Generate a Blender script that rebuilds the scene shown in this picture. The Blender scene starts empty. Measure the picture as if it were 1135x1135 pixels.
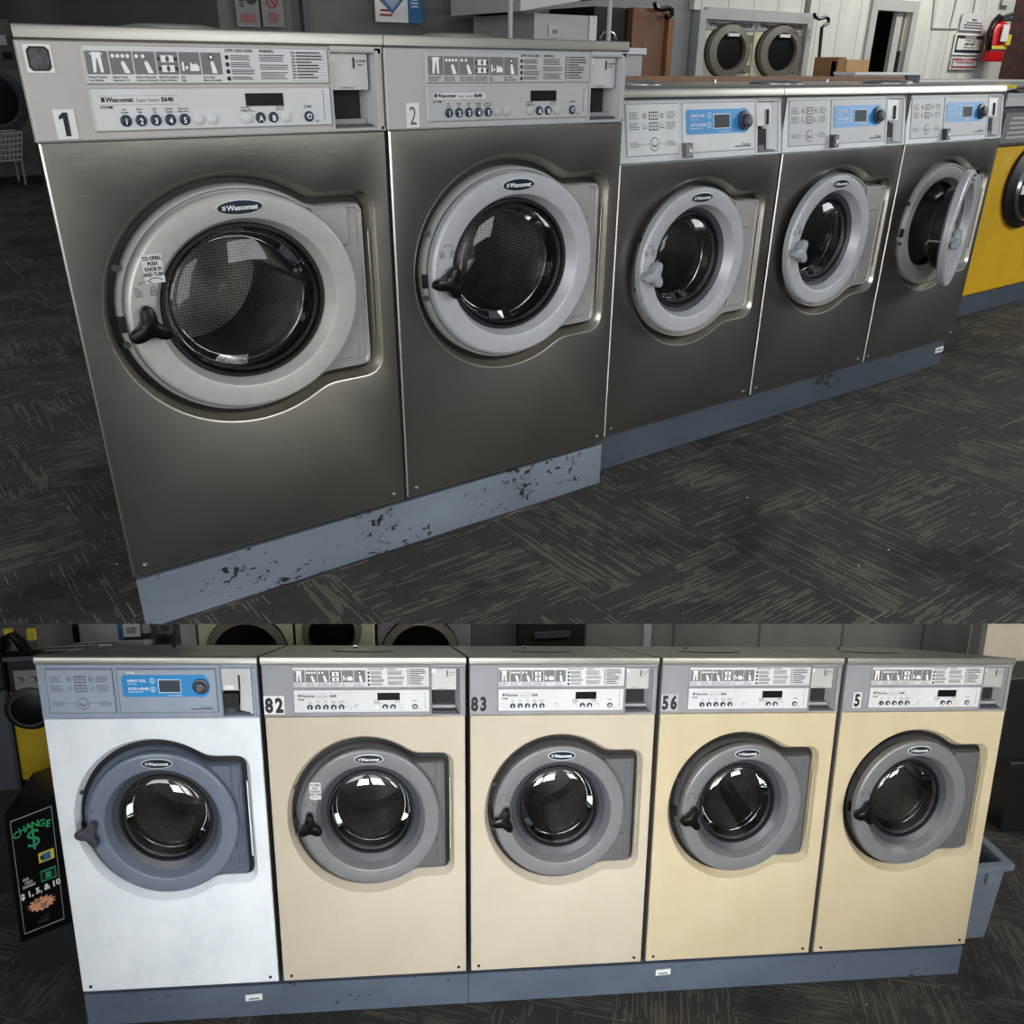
import bpy, bmesh, math, random
from mathutils import Vector, Matrix
random.seed(7)
PI = math.pi
SC = bpy.context.scene
COL = SC.collection

# ------------------------------------------------------------------ camera and the two rooms
F = 970.0
RU = Matrix(((.80801, -.58913, .00745), (-.2617, -.3702, -.89132), (.52786, .71825, -.4533)))
TU = Vector((-.88461, -.86099, 1.54064))
RL = Matrix(((.98972, -.14271, .00965), (-.02815, -.26051, -.96506), (.14024, .95487, -.26185)))
TL = Vector((-1.62299, .49032, 2.96618))
FLOOR_U = -1.29877          # upper floor height in the upper room's own frame
MU = Matrix.Translation((0, 0, -FLOOR_U))
ML = MU @ Matrix.Translation(RU.transposed() @ (TL - TU)) @ (RU.transposed() @ RL).to_4x4()
SLOPE = -.05722             # the lower row drops to the right, a slope fitted to the camera view
LB, LP = -1.38867, -1.558   # underside of lower machines, lower floor
ROOM = {'m': MU}


def at(px, py, y=None, z=None, x=None, low=False):
    """point of a room's plane y (or z or x) = const seen at a photo position"""
    R, t = (RL, TL) if low else (RU, TU)
    d = R.transposed() @ Vector(((px - 567.5) / F, (py - 567.5) / F, 1))
    o = -(R.transposed() @ t)
    if y is not None: s = (y - o.y) / d.y
    elif z is not None: s = (z - o.z) / d.z
    else: s = (x - o.x) / d.x
    return o + s * d


def lin(c):
    return tuple((v / 255 / 12.92 if v / 255 <= .04045 else ((v / 255 + .055) / 1.055) ** 2.4) for v in c) + (1,)


# ------------------------------------------------------------------ materials
class NT:
    def __init__(s, name):
        s.m = bpy.data.materials.new(name); s.m.use_nodes = True
        s.t = s.m.node_tree; s.n = s.t.nodes; s.l = s.t.links
        s.b = s.n['Principled BSDF']
    def node(s, ty, ins=None, **kw):
        n = s.n.new(ty)
        for k, v in kw.items(): setattr(n, k, v)
        for k, v in (ins or {}).items():
            if hasattr(v, 'links') or isinstance(v, bpy.types.NodeSocket): s.l.new(v, n.inputs[k])
            else: n.inputs[k].default_value = v
        return n
    def math(s, op, a, b=0.0, c=None):
        i = {0: a, 1: b}
        if c is not None: i[2] = c
        return s.node('ShaderNodeMath', i, operation=op).outputs[0]
    def mix(s, f, a, b):
        n = s.node('ShaderNodeMix', data_type='RGBA')
        for k, v in ((0, f), (6, a), (7, b)):
            if isinstance(v, bpy.types.NodeSocket): s.l.new(v, n.inputs[k])
            else: n.inputs[k].default_value = v
        return n.outputs[2]
    def coord(s, scale=(1, 1, 1)):
        tc = s.node('ShaderNodeTexCoord')
        return s.node('ShaderNodeMapping', {0: tc.outputs['Object'], 3: scale}).outputs[0]
    def noise(s, vec, scale, detail=3, rough=.5):
        return s.node('ShaderNodeTexNoise', {'Vector': vec, 'Scale': scale, 'Detail': detail, 'Roughness': rough}).outputs[0]
    def ramp(s, v, a, b):
        return s.node('ShaderNodeMapRange', {0: v, 1: a, 2: b}).outputs[0]
    def set(s, **kw):
        for k, v in kw.items():
            k = {'base': 'Base Color', 'rough': 'Roughness', 'metal': 'Metallic', 'spec': 'Specular IOR Level', 'normal': 'Normal', 'coat': 'Coat Weight', 'aniso': 'Anisotropic'}[k]
            if isinstance(v, bpy.types.NodeSocket): s.l.new(v, s.b.inputs[k])
            else: s.b.inputs[k].default_value = v
    def bump(s, h, strength=.2, dist=.002):
        s.set(normal=s.node('ShaderNodeBump', {'Height': h, 'Strength': strength, 'Distance': dist}).outputs[0])


def plain(name, rgb, rough=.5, metal=0.0, spec=.5, var=.06, vs=9):
    k = NT(name)
    n = k.noise(k.coord(), vs, 4)
    c = lin(rgb)
    d = tuple(v * (1 - var * 2) for v in c[:3]) + (1,)
    k.set(base=k.mix(k.ramp(n, .3, .7), c, d), rough=rough, metal=metal, spec=spec)
    return k.m


def steel(name, rgb, rough=.34, horiz=True, metal=1.0, bump=.06):
    k = NT(name)
    v = k.coord((3, 3, 480) if horiz else (260, 2, 2))
    n = k.noise(v, 3, 3, .6)
    big = k.noise(k.coord((1, 1, 1)), 3.5, 3)
    c = lin(rgb); d = tuple(x * .84 for x in c[:3]) + (1,)
    base = k.mix(k.ramp(n, .3, .7), c, d)
    base = k.mix(k.math('MULTIPLY', k.ramp(big, .45, .8), .35), base, tuple(x * .6 for x in c[:3]) + (1,))
    k.set(base=base, metal=metal, rough=k.math('ADD', rough, k.math('MULTIPLY', n, .12)))
    k.bump(n, bump, .0006)
    return k.m


def scuffed(name, rgb, stain, rough=.42, amt=.5):
    k = NT(name)
    a = k.noise(k.coord((1.6, 1.6, 1.2)), 2.6, 6, .7)
    b = k.noise(k.coord((60, 60, 7)), 1.5, 4, .7)
    base = k.mix(k.math('MULTIPLY', k.ramp(a, .42, .75), amt), lin(rgb), lin(stain))
    base = k.mix(k.math('MULTIPLY', k.ramp(b, .58, .8), amt * .6), base, lin(stain))
    k.set(base=base, rough=rough)
    k.bump(b, .05, .0005)
    return k.m


def chipped(name, rgb, chip=(26, 24, 24), th=.915):
    k = NT(name)
    v = k.coord((1, 1, 1.6))
    a = k.noise(v, 42, 4, .65)
    b = k.noise(v, 5, 3, .5)
    c = k.noise(v, 3, 3)
    mask = k.math('GREATER_THAN', k.math('ADD', a, k.math('MULTIPLY', b, .55)), th)
    base = k.mix(k.ramp(c, .35, .7), lin(rgb), tuple(x * .78 for x in lin(rgb)[:3]) + (1,))
    k.set(base=k.mix(mask, base, lin(chip)), rough=.45)
    k.bump(k.math('SUBTRACT', 1.0, mask), .4, .002)
    return k.m


def glass_mat(name, tint=(.6, .6, .6), gain=1.0, add=.04):
    k = NT(name)
    k.n.remove(k.b)
    out = k.n['Material Output']
    tr = k.node('ShaderNodeBsdfTransparent', {0: tint + (1,)})
    gl = k.node('ShaderNodeBsdfGlossy', {'Color': (1, 1, 1, 1), 'Roughness': .02})
    fr = k.node('ShaderNodeFresnel', {'IOR': 1.5})
    f = k.math('MINIMUM', k.math('MULTIPLY_ADD', fr.outputs[0], gain, add), 1.0)
    mx = k.node('ShaderNodeMixShader', {0: f, 1: tr.outputs[0], 2: gl.outputs[0]})
    k.l.new(mx.outputs[0], out.inputs[0])
    return k.m


def drum_mat(name='perforated_drum'):
    k = NT(name)
    tc = k.node('ShaderNodeTexCoord')
    s = k.node('ShaderNodeSeparateXYZ', {0: tc.outputs['Object']})
    ang = k.math('MULTIPLY', k.math('ARCTAN2', s.outputs[2], s.outputs[0]), .2)
    rad = k.math('SQRT', k.math('ADD', k.math('POWER', s.outputs[0], 2.0), k.math('POWER', s.outputs[2], 2.0)))
    # wall of the drum: holes by angle and depth; back of the drum: by angle and radius
    w = k.node('ShaderNodeCombineXYZ', {0: ang, 1: s.outputs[1]}).outputs[0]
    w2 = k.node('ShaderNodeCombineXYZ', {0: s.outputs[0], 1: s.outputs[2]}).outputs[0]
    sw = k.node('ShaderNodeMix', data_type='VECTOR')
    k.l.new(k.math('GREATER_THAN', s.outputs[1], .448), sw.inputs[0]); k.l.new(w, sw.inputs[4]); k.l.new(w2, sw.inputs[5])
    vo = k.node('ShaderNodeTexVoronoi', {'Vector': sw.outputs[1], 'Scale': 130.0, 'Randomness': 0.0})
    hole = k.math('LESS_THAN', vo.outputs['Distance'], .27)
    n = k.noise(k.coord(), 12, 3)
    base = k.mix(k.ramp(n, .3, .7), lin((205, 200, 192)), lin((150, 147, 140)))
    k.set(base=k.mix(hole, base, lin((8, 8, 8))), metal=.85, rough=.36)
    return k.m


def carpet_mat(name, rot, gain=1.0):
    k = NT(name)
    tc = k.node('ShaderNodeTexCoord')
    v = k.node('ShaderNodeMapping', {0: tc.outputs['Object'], 2: (0, 0, rot)}).outputs[0]
    s = k.node('ShaderNodeSeparateXYZ', {0: v})
    x, y = s.outputs[0], s.outputs[1]
    T = .5
    tx = k.math('FLOOR', k.math('DIVIDE', x, T)); ty = k.math('FLOOR', k.math('DIVIDE', y, T))
    par = k.math('MODULO', k.math('ABSOLUTE', k.math('ADD', tx, ty)), 2.0)
    inv = k.math('SUBTRACT', 1.0, par)
    u = k.math('ADD', k.math('MULTIPLY', x, par), k.math('MULTIPLY', y, inv))
    w = k.math('ADD', k.math('MULTIPLY', y, par), k.math('MULTIPLY', x, inv))
    row = k.math('FLOOR', k.math('DIVIDE', u, .0062))
    inrow = k.math('LESS_THAN', k.math('FRACT', k.math('DIVIDE', u, .0062)), .42)
    dv = k.node('ShaderNodeCombineXYZ', {0: k.math('MULTIPLY', row, 3.17), 1: k.math('MULTIPLY', w, 4.0), 2: k.math('ADD', tx, k.math('MULTIPLY', ty, 7.3))}).outputs[0]
    dash = k.noise(dv, 1.0, 2, .6)
    patch = k.noise(v, 4.0, 5, .7)
    th = k.math('SUBTRACT', .86, k.math('MULTIPLY', patch, .62))
    m = k.math('MULTIPLY', inrow, k.ramp(k.math('SUBTRACT', dash, th), 0.0, .025))
    fine = k.noise(v, 420, 2, .7)
    base = k.mix(k.ramp(fine, .3, .75), lin((32 * gain, 30 * gain, 28 * gain)), lin((74 * gain, 69 * gain, 63 * gain)))
    base = k.mix(k.math('MULTIPLY', inrow, k.ramp(patch, .3, .8)), base, lin((86 * gain, 81 * gain, 74 * gain)))
    base = k.mix(k.math('MULTIPLY', m, .75), base, lin((140 * gain, 132 * gain, 114 * gain)))
    # heavier wear
    wear = k.ramp(k.noise(v, 1.7, 5, .7), .53, .66)
    fx = k.math('FRACT', k.math('DIVIDE', x, T)); fy = k.math('FRACT', k.math('DIVIDE', y, T))
    seam = k.math('MULTIPLY', k.math('MAXIMUM', k.math('LESS_THAN', fx, .012), k.math('LESS_THAN', fy, .012)), k.math('GREATER_THAN', k.noise(v, 3.1, 1), .58))
    base = k.mix(k.math('MULTIPLY', seam, .35), base, lin((165 * gain, 155 * gain, 130 * gain)))
    base = k.mix(k.math('MULTIPLY', wear, .75), base, lin((17, 16, 16)))
    sp = k.node('ShaderNodeTexVoronoi', {'Vector': v, 'Scale': 9.0, 'Randomness': 1.0})
    speck = k.math('MULTIPLY', k.math('LESS_THAN', sp.outputs['Distance'], .03), k.math('GREATER_THAN', k.noise(v, 5.3, 1), .52))
    base = k.mix(speck, base, lin((215, 215, 210)))
    k.set(base=base, rough=.85, spec=.35)
    k.bump(k.math('ADD', fine, k.math('MULTIPLY', inrow, .6)), .5, .003)
    return k.m


def brick_mat(name):
    k = NT(name)
    v = k.node('ShaderNodeMapping', {0: k.node('ShaderNodeTexCoord').outputs['Object'], 2: (PI / 2, 0, 0)}).outputs[0]
    b = k.node('ShaderNodeTexBrick', {'Vector': v, 'Color1': lin((88, 46, 38)), 'Color2': lin((60, 36, 32)), 'Mortar': lin((58, 52, 48)), 'Scale': 4.5, 'Mortar Size': .03})
    k.set(base=b.outputs[0], rough=.85)
    return k.m


def wood_mat(name, rgb, rough=.5):
    k = NT(name)
    n = k.noise(k.coord((14, 14, 1)), 3, 4, .6)
    c = lin(rgb)
    k.set(base=k.mix(k.ramp(n, .3, .7), c, tuple(x * .6 for x in c[:3]) + (1,)), rough=rough)
    return k.m


def panel_mat(name, rgb, pitch=.2, horizontal=False):
    """painted sheet with thin vertical grooves"""
    k = NT(name)
    s = k.node('ShaderNodeSeparateXYZ', {0: k.node('ShaderNodeTexCoord').outputs['Object']})
    g = k.math('LESS_THAN', k.math('FRACT', k.math('DIVIDE', s.outputs[0], pitch)), .035)
    n = k.noise(k.coord((3, 3, .6)), 2, 4)
    c = lin(rgb)
    base = k.mix(k.ramp(n, .35, .75), c, tuple(x * .82 for x in c[:3]) + (1,))
    k.set(base=k.mix(g, base, tuple(x * .5 for x in c[:3]) + (1,)), rough=.55)
    k.bump(k.math('SUBTRACT', 1.0, g), .5, .004)
    return k.m


M = {}
M['steel'] = steel('brushed_stainless_steel', (150, 145, 136), .27, bump=.3)
M['steel_dish'] = steel('pressed_stainless_steel', (214, 208, 196), .24)
M['lid_steel'] = steel('worn_steel_lid', (164, 160, 151), .3)
M['edge'] = plain('edge_highlight_steel', (215, 215, 210), .3, 1.0)  # lighter than the panel steel: the rim's highlight put into its colour
M['fascia_warm'] = scuffed('warm_silver_fascia_paint', (178, 174, 168), (150, 140, 130), .4, .35)
M['fascia_grey'] = scuffed('silver_fascia_paint', (172, 173, 174), (140, 140, 142), .4, .3)
M['fascia_pale'] = scuffed('pale_grey_fascia_paint', (196, 200, 202), (165, 168, 172), .4, .3)
M['fascia_low'] = scuffed('dull_silver_fascia_paint', (140, 142, 146), (104, 106, 108), .42, .45)
M['fascia_blue'] = scuffed('blue_grey_fascia_paint', (140, 152, 166), (112, 122, 134), .42, .4)
M['cream'] = scuffed('yellowed_cream_enamel', (188, 179, 159), (164, 150, 124), .34, .32)
M['cream2'] = scuffed('darker_yellowed_cream_enamel', (194, 181, 150), (168, 150, 114), .36, .4)
M['white'] = scuffed('blue_white_enamel', (228, 233, 235), (184, 192, 196), .3, .45)
M['side'] = plain('grey_cabinet_side', (120, 120, 120), .5, .3)
M['door'] = plain('silver_door_paint', (184, 181, 174), .42, .25, var=.05, vs=30)
M['door_cool'] = plain('cool_silver_door_paint', (184, 186, 189), .42, .25, var=.05, vs=30)
M['door_grey'] = plain('grey_door_paint', (128, 129, 131), .4, .3, var=.06, vs=20)
M['door_blue'] = plain('blue_grey_door_paint', (120, 130, 146), .4, .25, var=.06, vs=20)
M['plate'] = plain('silver_plate_paint', (164, 163, 158), .42, .25, var=.05, vs=30)
M['plate_grey'] = plain('grey_plate_paint', (113, 114, 116), .38, .4, var=.06, vs=20)
M['plate_blue'] = plain('blue_grey_plate_paint', (104, 114, 130), .4, .3, var=.06, vs=20)
M['black'] = plain('black_plastic', (9, 9, 10), .3, spec=.35)
M['rubber'] = plain('black_rubber', (9, 9, 9), .5)
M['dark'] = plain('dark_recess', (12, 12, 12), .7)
M['dark_grey'] = plain('dark_grey_plastic', (62, 66, 72), .4)
M['knob_grey'] = plain('grey_knob_plastic', (150, 156, 160), .35)
M['glass'] = glass_mat('door_glass', (.78, .78, .78), .7, .0)
M['glass_dark'] = glass_mat('tinted_door_glass', (.64, .65, .66), 1.3, .03)
M['drum'] = drum_mat()
M['rib'] = plain('steel_drum_rib', (150, 148, 142), .3, .9)
M['badge'] = plain('dark_blue_badge', (12, 34, 52), .3)
M['lid_low'] = plain('dull_grey_lid', (142, 141, 132), .32, .5)
M['badge_edge'] = plain('pale_badge_edge', (190, 190, 188), .4)
M['ink'] = plain('black_ink', (18, 20, 24), .6)
M['ink_grey'] = plain('grey_ink', (96, 98, 100), .6)
M['ink_navy'] = plain('navy_ink', (26, 44, 64), .45)
M['ink_red'] = plain('red_ink', (150, 40, 38), .6)
M['paper'] = plain('white_paper', (226, 226, 222), .6)
M['label_white'] = plain('white_label', (206, 208, 208), .45)
M['label_grey'] = plain('silver_label', (176, 178, 178), .42)
M['label_blue'] = plain('blue_grey_label', (148, 160, 174), .45)
M['pict_grey'] = plain('grey_pictogram_ground', (112, 112, 110), .5)
M['white_ink'] = plain('white_ink', (236, 236, 234), .5)
M['frame_grey'] = plain('grey_moulded_frame', (150, 150, 150), .45)
M['blue_panel'] = plain('bright_blue_panel', (38, 138, 200), .4)
M['display'] = plain('dark_display', (8, 10, 12), .4, spec=.2)
M['lcd'] = plain('grey_lcd', (62, 70, 78), .55, spec=.2)
M['coin'] = plain('coin_meter_metal', (190, 190, 186), .5, .4)
M['screw'] = plain('screw_metal', (150, 150, 146), .3, .9)
M['dark_screw'] = plain('dark_screw_head', (40, 38, 34), .4, .6)
M['plinth'] = chipped('chipped_blue_grey_paint', (104, 115, 124))
M['plinth2'] = chipped('scuffed_blue_grey_paint', (68, 77, 86), th=.96)
M['plinth_low'] = chipped('dark_blue_grey_paint', (88, 99, 114), th=.97)
M['carpet'] = carpet_mat('carpet_tile', 0.0, 1.0)
M['carpet_low'] = carpet_mat('dark_carpet_tile', 0.3, .85)
M['wall_dark'] = plain('shaded_grey_wall', (92, 92, 90), .6)  # grey made darker to hold the unlit look of the left wall
M['wall_grey'] = plain('grey_wall_paint', (128, 129, 130), .6)
M['wall_white'] = panel_mat('white_grooved_wall_board', (208, 208, 200), .3)
M['wall_cream'] = plain('cream_wall_paint', (196, 186, 166), .65)
M['panel_grey'] = panel_mat('grey_grooved_panel', (126, 127, 122), .62)
M['brick'] = brick_mat('dark_red_brick')
M['cream_dryer'] = plain('cream_dryer_enamel', (200, 200, 170), .4)
M['taupe'] = plain('taupe_plastic', (112, 106, 96), .45)
M['brown_wood'] = wood_mat('brown_wood', (138, 92, 52))
M['door_wood'] = wood_mat('dark_brown_door_wood', (120, 76, 42))
M['cardboard'] = plain('cardboard', (190, 152, 104), .8)
M['cardboard_dark'] = plain('cardboard_edge', (146, 106, 64), .8)
M['curtain'] = plain('dark_violet_cloth', (44, 42, 56), .8)
M['cabinet_white'] = plain('off_white_cabinet', (176, 177, 174), .5)
M['red'] = plain('extinguisher_red', (190, 24, 30), .3)
M['yellow_tag'] = plain('yellow_label', (214, 196, 60), .5)
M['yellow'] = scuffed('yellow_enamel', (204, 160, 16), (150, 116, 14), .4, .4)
M['yellow_low'] = scuffed('shaded_yellow_enamel', (150, 128, 14), (100, 84, 14), .45, .4)  # yellow darkened in its colour for the shade the washer stands in
M['poster_blue'] = plain('blue_poster', (48, 104, 150), .5)
M['bin_grey'] = plain('blue_grey_bin_plastic', (104, 114, 124), .5)
M['bin_dark'] = plain('dark_bin_plastic', (30, 32, 34), .5)
M['neon_green'] = plain('green_sign_paint', (38, 150, 96), .5)
M['peach'] = plain('peach_paper', (226, 160, 120), .6)
M['chrome'] = plain('chrome_wire', (200, 200, 200), .2, 1.0, var=.02)
M['photo_sticker'] = plain('brown_blue_sticker_print', (92, 84, 92), .5, var=.4, vs=60)

# ------------------------------------------------------------------ mesh building
class MB:
    def __init__(s): s.v, s.f, s.mi, s.mats = [], [], [], []
    def m(s, mat):
        if mat not in s.mats: s.mats.append(mat)
        return s.mats.index(mat)
    def add(s, vs, fs, mat):
        b = len(s.v); s.v += [tuple(p) for p in vs]
        i = s.m(mat)
        for f in fs: s.f.append(tuple(b + k for k in f)); s.mi.append(i)
        return s
    def box(s, x0, y0, z0, x1, y1, z1, mat):
        return s.hexa([(x0, y0, z0), (x1, y0, z0), (x1, y1, z0), (x0, y1, z0), (x0, y0, z1), (x1, y0, z1), (x1, y1, z1), (x0, y1, z1)], mat)
    def hexa(s, p, mat):
        return s.add(p, [(0, 3, 2, 1), (4, 5, 6, 7), (0, 1, 5, 4), (1, 2, 6, 5), (2, 3, 7, 6), (3, 0, 4, 7)], mat)
    def bbox(s, x0, y0, z0, x1, y1, z1, mat, b=.004):
        """box whose front (low y) edges are bevelled"""
        s.hexa([(x0, y0 + b, z0), (x1, y0 + b, z0), (x1, y1, z0), (x0, y1, z0), (x0, y0 + b, z1), (x1, y0 + b, z1), (x1, y1, z1), (x0, y1, z1)], mat)
        o = [(x0, y0 + b, z0), (x1, y0 + b, z0), (x1, y0 + b, z1), (x0, y0 + b, z1)]
        i = [(x0 + b, y0, z0 + b), (x1 - b, y0, z0 + b), (x1 - b, y0, z1 - b), (x0 + b, y0, z1 - b)]
        return s.loft([o, i], mat, cap=True)
    def loft(s, rings, mat, cap=False, cap0=False, mats=None):
        n = len(rings[0]); b = len(s.v)
        for r in rings: s.v += [tuple(p) for p in r]
        for k in range(len(rings) - 1):
            i = s.m(mats[k] if mats else mat)
            for j in range(n):
                a, c = b + k * n + j, b + k * n + (j + 1) % n
                s.f.append((a, c, c + n, a + n)); s.mi.append(i)
        if cap: s.f.append(tuple(b + (len(rings) - 1) * n + j for j in range(n))); s.mi.append(s.m(mats[-1] if mats else mat))
        if cap0: s.f.append(tuple(b + j for j in range(n))[::-1]); s.mi.append(s.m(mats[0] if mats else mat))
        return s
    def prism(s, pts, y0, y1, mat):
        return s.loft([[(x, y1, z) for x, z in pts], [(x, y0, z) for x, z in pts]], mat, True, True)
    def tube(s, path, r, mat, n=8, r2=None):
        rings = []; P = [Vector(p) for p in path]
        up = None
        for i, p in enumerate(P):
            d = (P[min(i + 1, len(P) - 1)] - P[max(i - 1, 0)]).normalized()
            if up is None: up = d.orthogonal().normalized()
            up = (up - d * up.dot(d)).normalized(); q = d.cross(up)
            rr = r if r2 is None else r + (r2 - r) * i / (len(P) - 1)
            rings.append([p + (up * math.cos(a) + q * math.sin(a)) * rr for a in [2 * PI * k / n for k in range(n)]])
        return s.loft(rings, mat, True, True)
    def disc(s, cx, cz, rx, rz, y0, y1, mat, n=24, dome=0):
        r = [ell(cx, cz, rx, rz, y1, n), ell(cx, cz, rx, rz, y0, n)]
        if dome: r += [ell(cx, cz, rx * .8, rz * .8, y0 - dome * .7, n), ell(cx, cz, rx * .4, rz * .4, y0 - dome, n)]
        return s.loft(r, mat, True, True)
    def text(s, t, x, z, size, mat, y=-.001, bold=0, align='LEFT', sx=1.0, ang=0):
        vs, fs = glyphs(t, bold, align)
        ca, sa = math.cos(ang), math.sin(ang)
        return s.add([(x + (px * ca - pz * sa) * size * sx, y, z + (px * sa + pz * ca) * size) for px, pz in vs], fs, mat)
    def xf(s, fn):
        s.v = [fn(*p) for p in s.v]; return s
    def build(s, name, parent=None, loc=(0, 0, 0), smooth=True, label=None, sharp=35, rotz=0):
        if SHEAR[0]:
            k = SHEAR[0]; s.v = [(x, y, z + k * x) for x, y, z in s.v]; loc = (loc[0], loc[1], loc[2] + k * loc[0])
        me = bpy.data.meshes.new(name)
        me.from_pydata(s.v, [], s.f)
        for mt in s.mats: me.materials.append(M[mt])
        me.polygons.foreach_set('material_index', s.mi)
        bm = bmesh.new(); bm.from_mesh(me)
        bmesh.ops.recalc_face_normals(bm, faces=bm.faces)
        bm.to_mesh(me); bm.free()
        if smooth:
            me.polygons.foreach_set('use_smooth', [True] * len(me.polygons))
            me.set_sharp_from_angle(angle=math.radians(sharp))
        o = bpy.data.objects.new(name, me); COL.objects.link(o)
        o.location = loc
        o.rotation_euler = (0, 0, rotz)
        if parent: o.parent = parent
        if label: o['label'] = label
        return o


_g = {}
SHEAR = [0.0]
def glyphs(t, bold, align):
    key = (t, bold, align)
    if key not in _g:
        cu = bpy.data.curves.new('g', 'FONT'); cu.body = t; cu.size = 1.0; cu.resolution_u = 2
        cu.offset = bold; cu.align_x = align; cu.fill_mode = 'FRONT'
        o = bpy.data.objects.new('g', cu); COL.objects.link(o)
        dg = bpy.context.evaluated_depsgraph_get(); dg.update()
        me = bpy.data.meshes.new_from_object(o.evaluated_get(dg))
        _g[key] = ([(v.co.x, v.co.y) for v in me.vertices], [tuple(p.vertices) for p in me.polygons])
        bpy.data.objects.remove(o); bpy.data.curves.remove(cu); bpy.data.meshes.remove(me)
    return _g[key]


def ell(cx, cz, rx, rz, y, n=64, angs=None):
    A = angs or [2 * PI * k / n for k in range(n)]
    return [(cx + rx * math.cos(a), y, cz + rz * math.sin(a)) for a in A]


def place(o):
    """moves a finished top-level object into its room"""
    o.matrix_world = ROOM['m'] @ Matrix.Translation(o.location) @ o.rotation_euler.to_matrix().to_4x4()
    return o


def thing(name, label, cat, loc=(0, 0, 0), rotz=0, group=None):
    o = bpy.data.objects.new(name, None); COL.objects.link(o)
    o.empty_display_size = .1
    o.location = loc; o.rotation_euler = (0, 0, rotz)
    o['label'] = label; o['category'] = cat
    if group: o['group'] = group
    return place(o)


def single(mb, name, label, cat, loc=(0, 0, 0), group=None, smooth=True, rotz=0):
    o = mb.build(name, loc=loc, smooth=smooth, rotz=rotz)
    o['label'] = label; o['category'] = cat
    if group: o['group'] = group
    return place(o)


def struct(mb, name, loc=(0, 0, 0), smooth=False):
    o = mb.build(name, loc=loc, smooth=smooth); o['kind'] = 'structure'
    return place(o)


# ------------------------------------------------------------------ washing machines
# door outline in the pattern's own metres, centre (0, 0); A is the list of ray angles
def outline(d, A):
    rx, rz, xr, zt, zb, cr = .300 - d, .279 - d, .335 - d, .221 - d, -.225 + d, max(.045 - d, .012)
    if d > .0: rx -= .0
    out = []
    def f(x, z):
        e = (math.hypot(x / rx, z / rz) - 1) * min(rx, rz)
        hx, hz = (xr + .1) / 2, (zt - zb) / 2
        qx, qz = abs(x - (xr - .1) / 2) - hx + cr, abs(z - (zt + zb) / 2) - hz + cr
        b = math.hypot(max(qx, 0), max(qz, 0)) + min(max(qx, qz), 0) - cr
        k = .018; h = max(k - abs(e - b), 0) / k
        return min(e, b) - h * h * k * .25
    for a in A:
        lo, hi = .05, .6; c, s_ = math.cos(a), math.sin(a)
        for _ in range(26):
            m = (lo + hi) / 2
            if f(m * c, m * s_) < 0: lo = m
            else: hi = m
        out.append((lo * c, lo * s_))
    return out


def star(r0, r1, ph, y, n=48, sc=1.0, off=(0, 0)):
    P = []
    for k in range(n):
        a = 2 * PI * k / n
        w = (.5 + .5 * math.cos(3 * (a - ph))) ** 1.5
        r = (r0 + (r1 - r0) * w) * sc
        P.append((off[0] + r * math.cos(a), y, off[1] + r * math.sin(a)))
    return P


PICT_CAP = [('Empty Pockets', 'Vaciar Bolsillos'), ('Select Cycle', 'Seleccionar Ciclo'), ('Select Option(s)', 'Seleccionar Opcion(es)'),
            ('Add All Supplies', 'Colocar Productos'), ('Pay', 'Pagar'), ('Press Start', 'Mueva de Encendido')]


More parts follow.
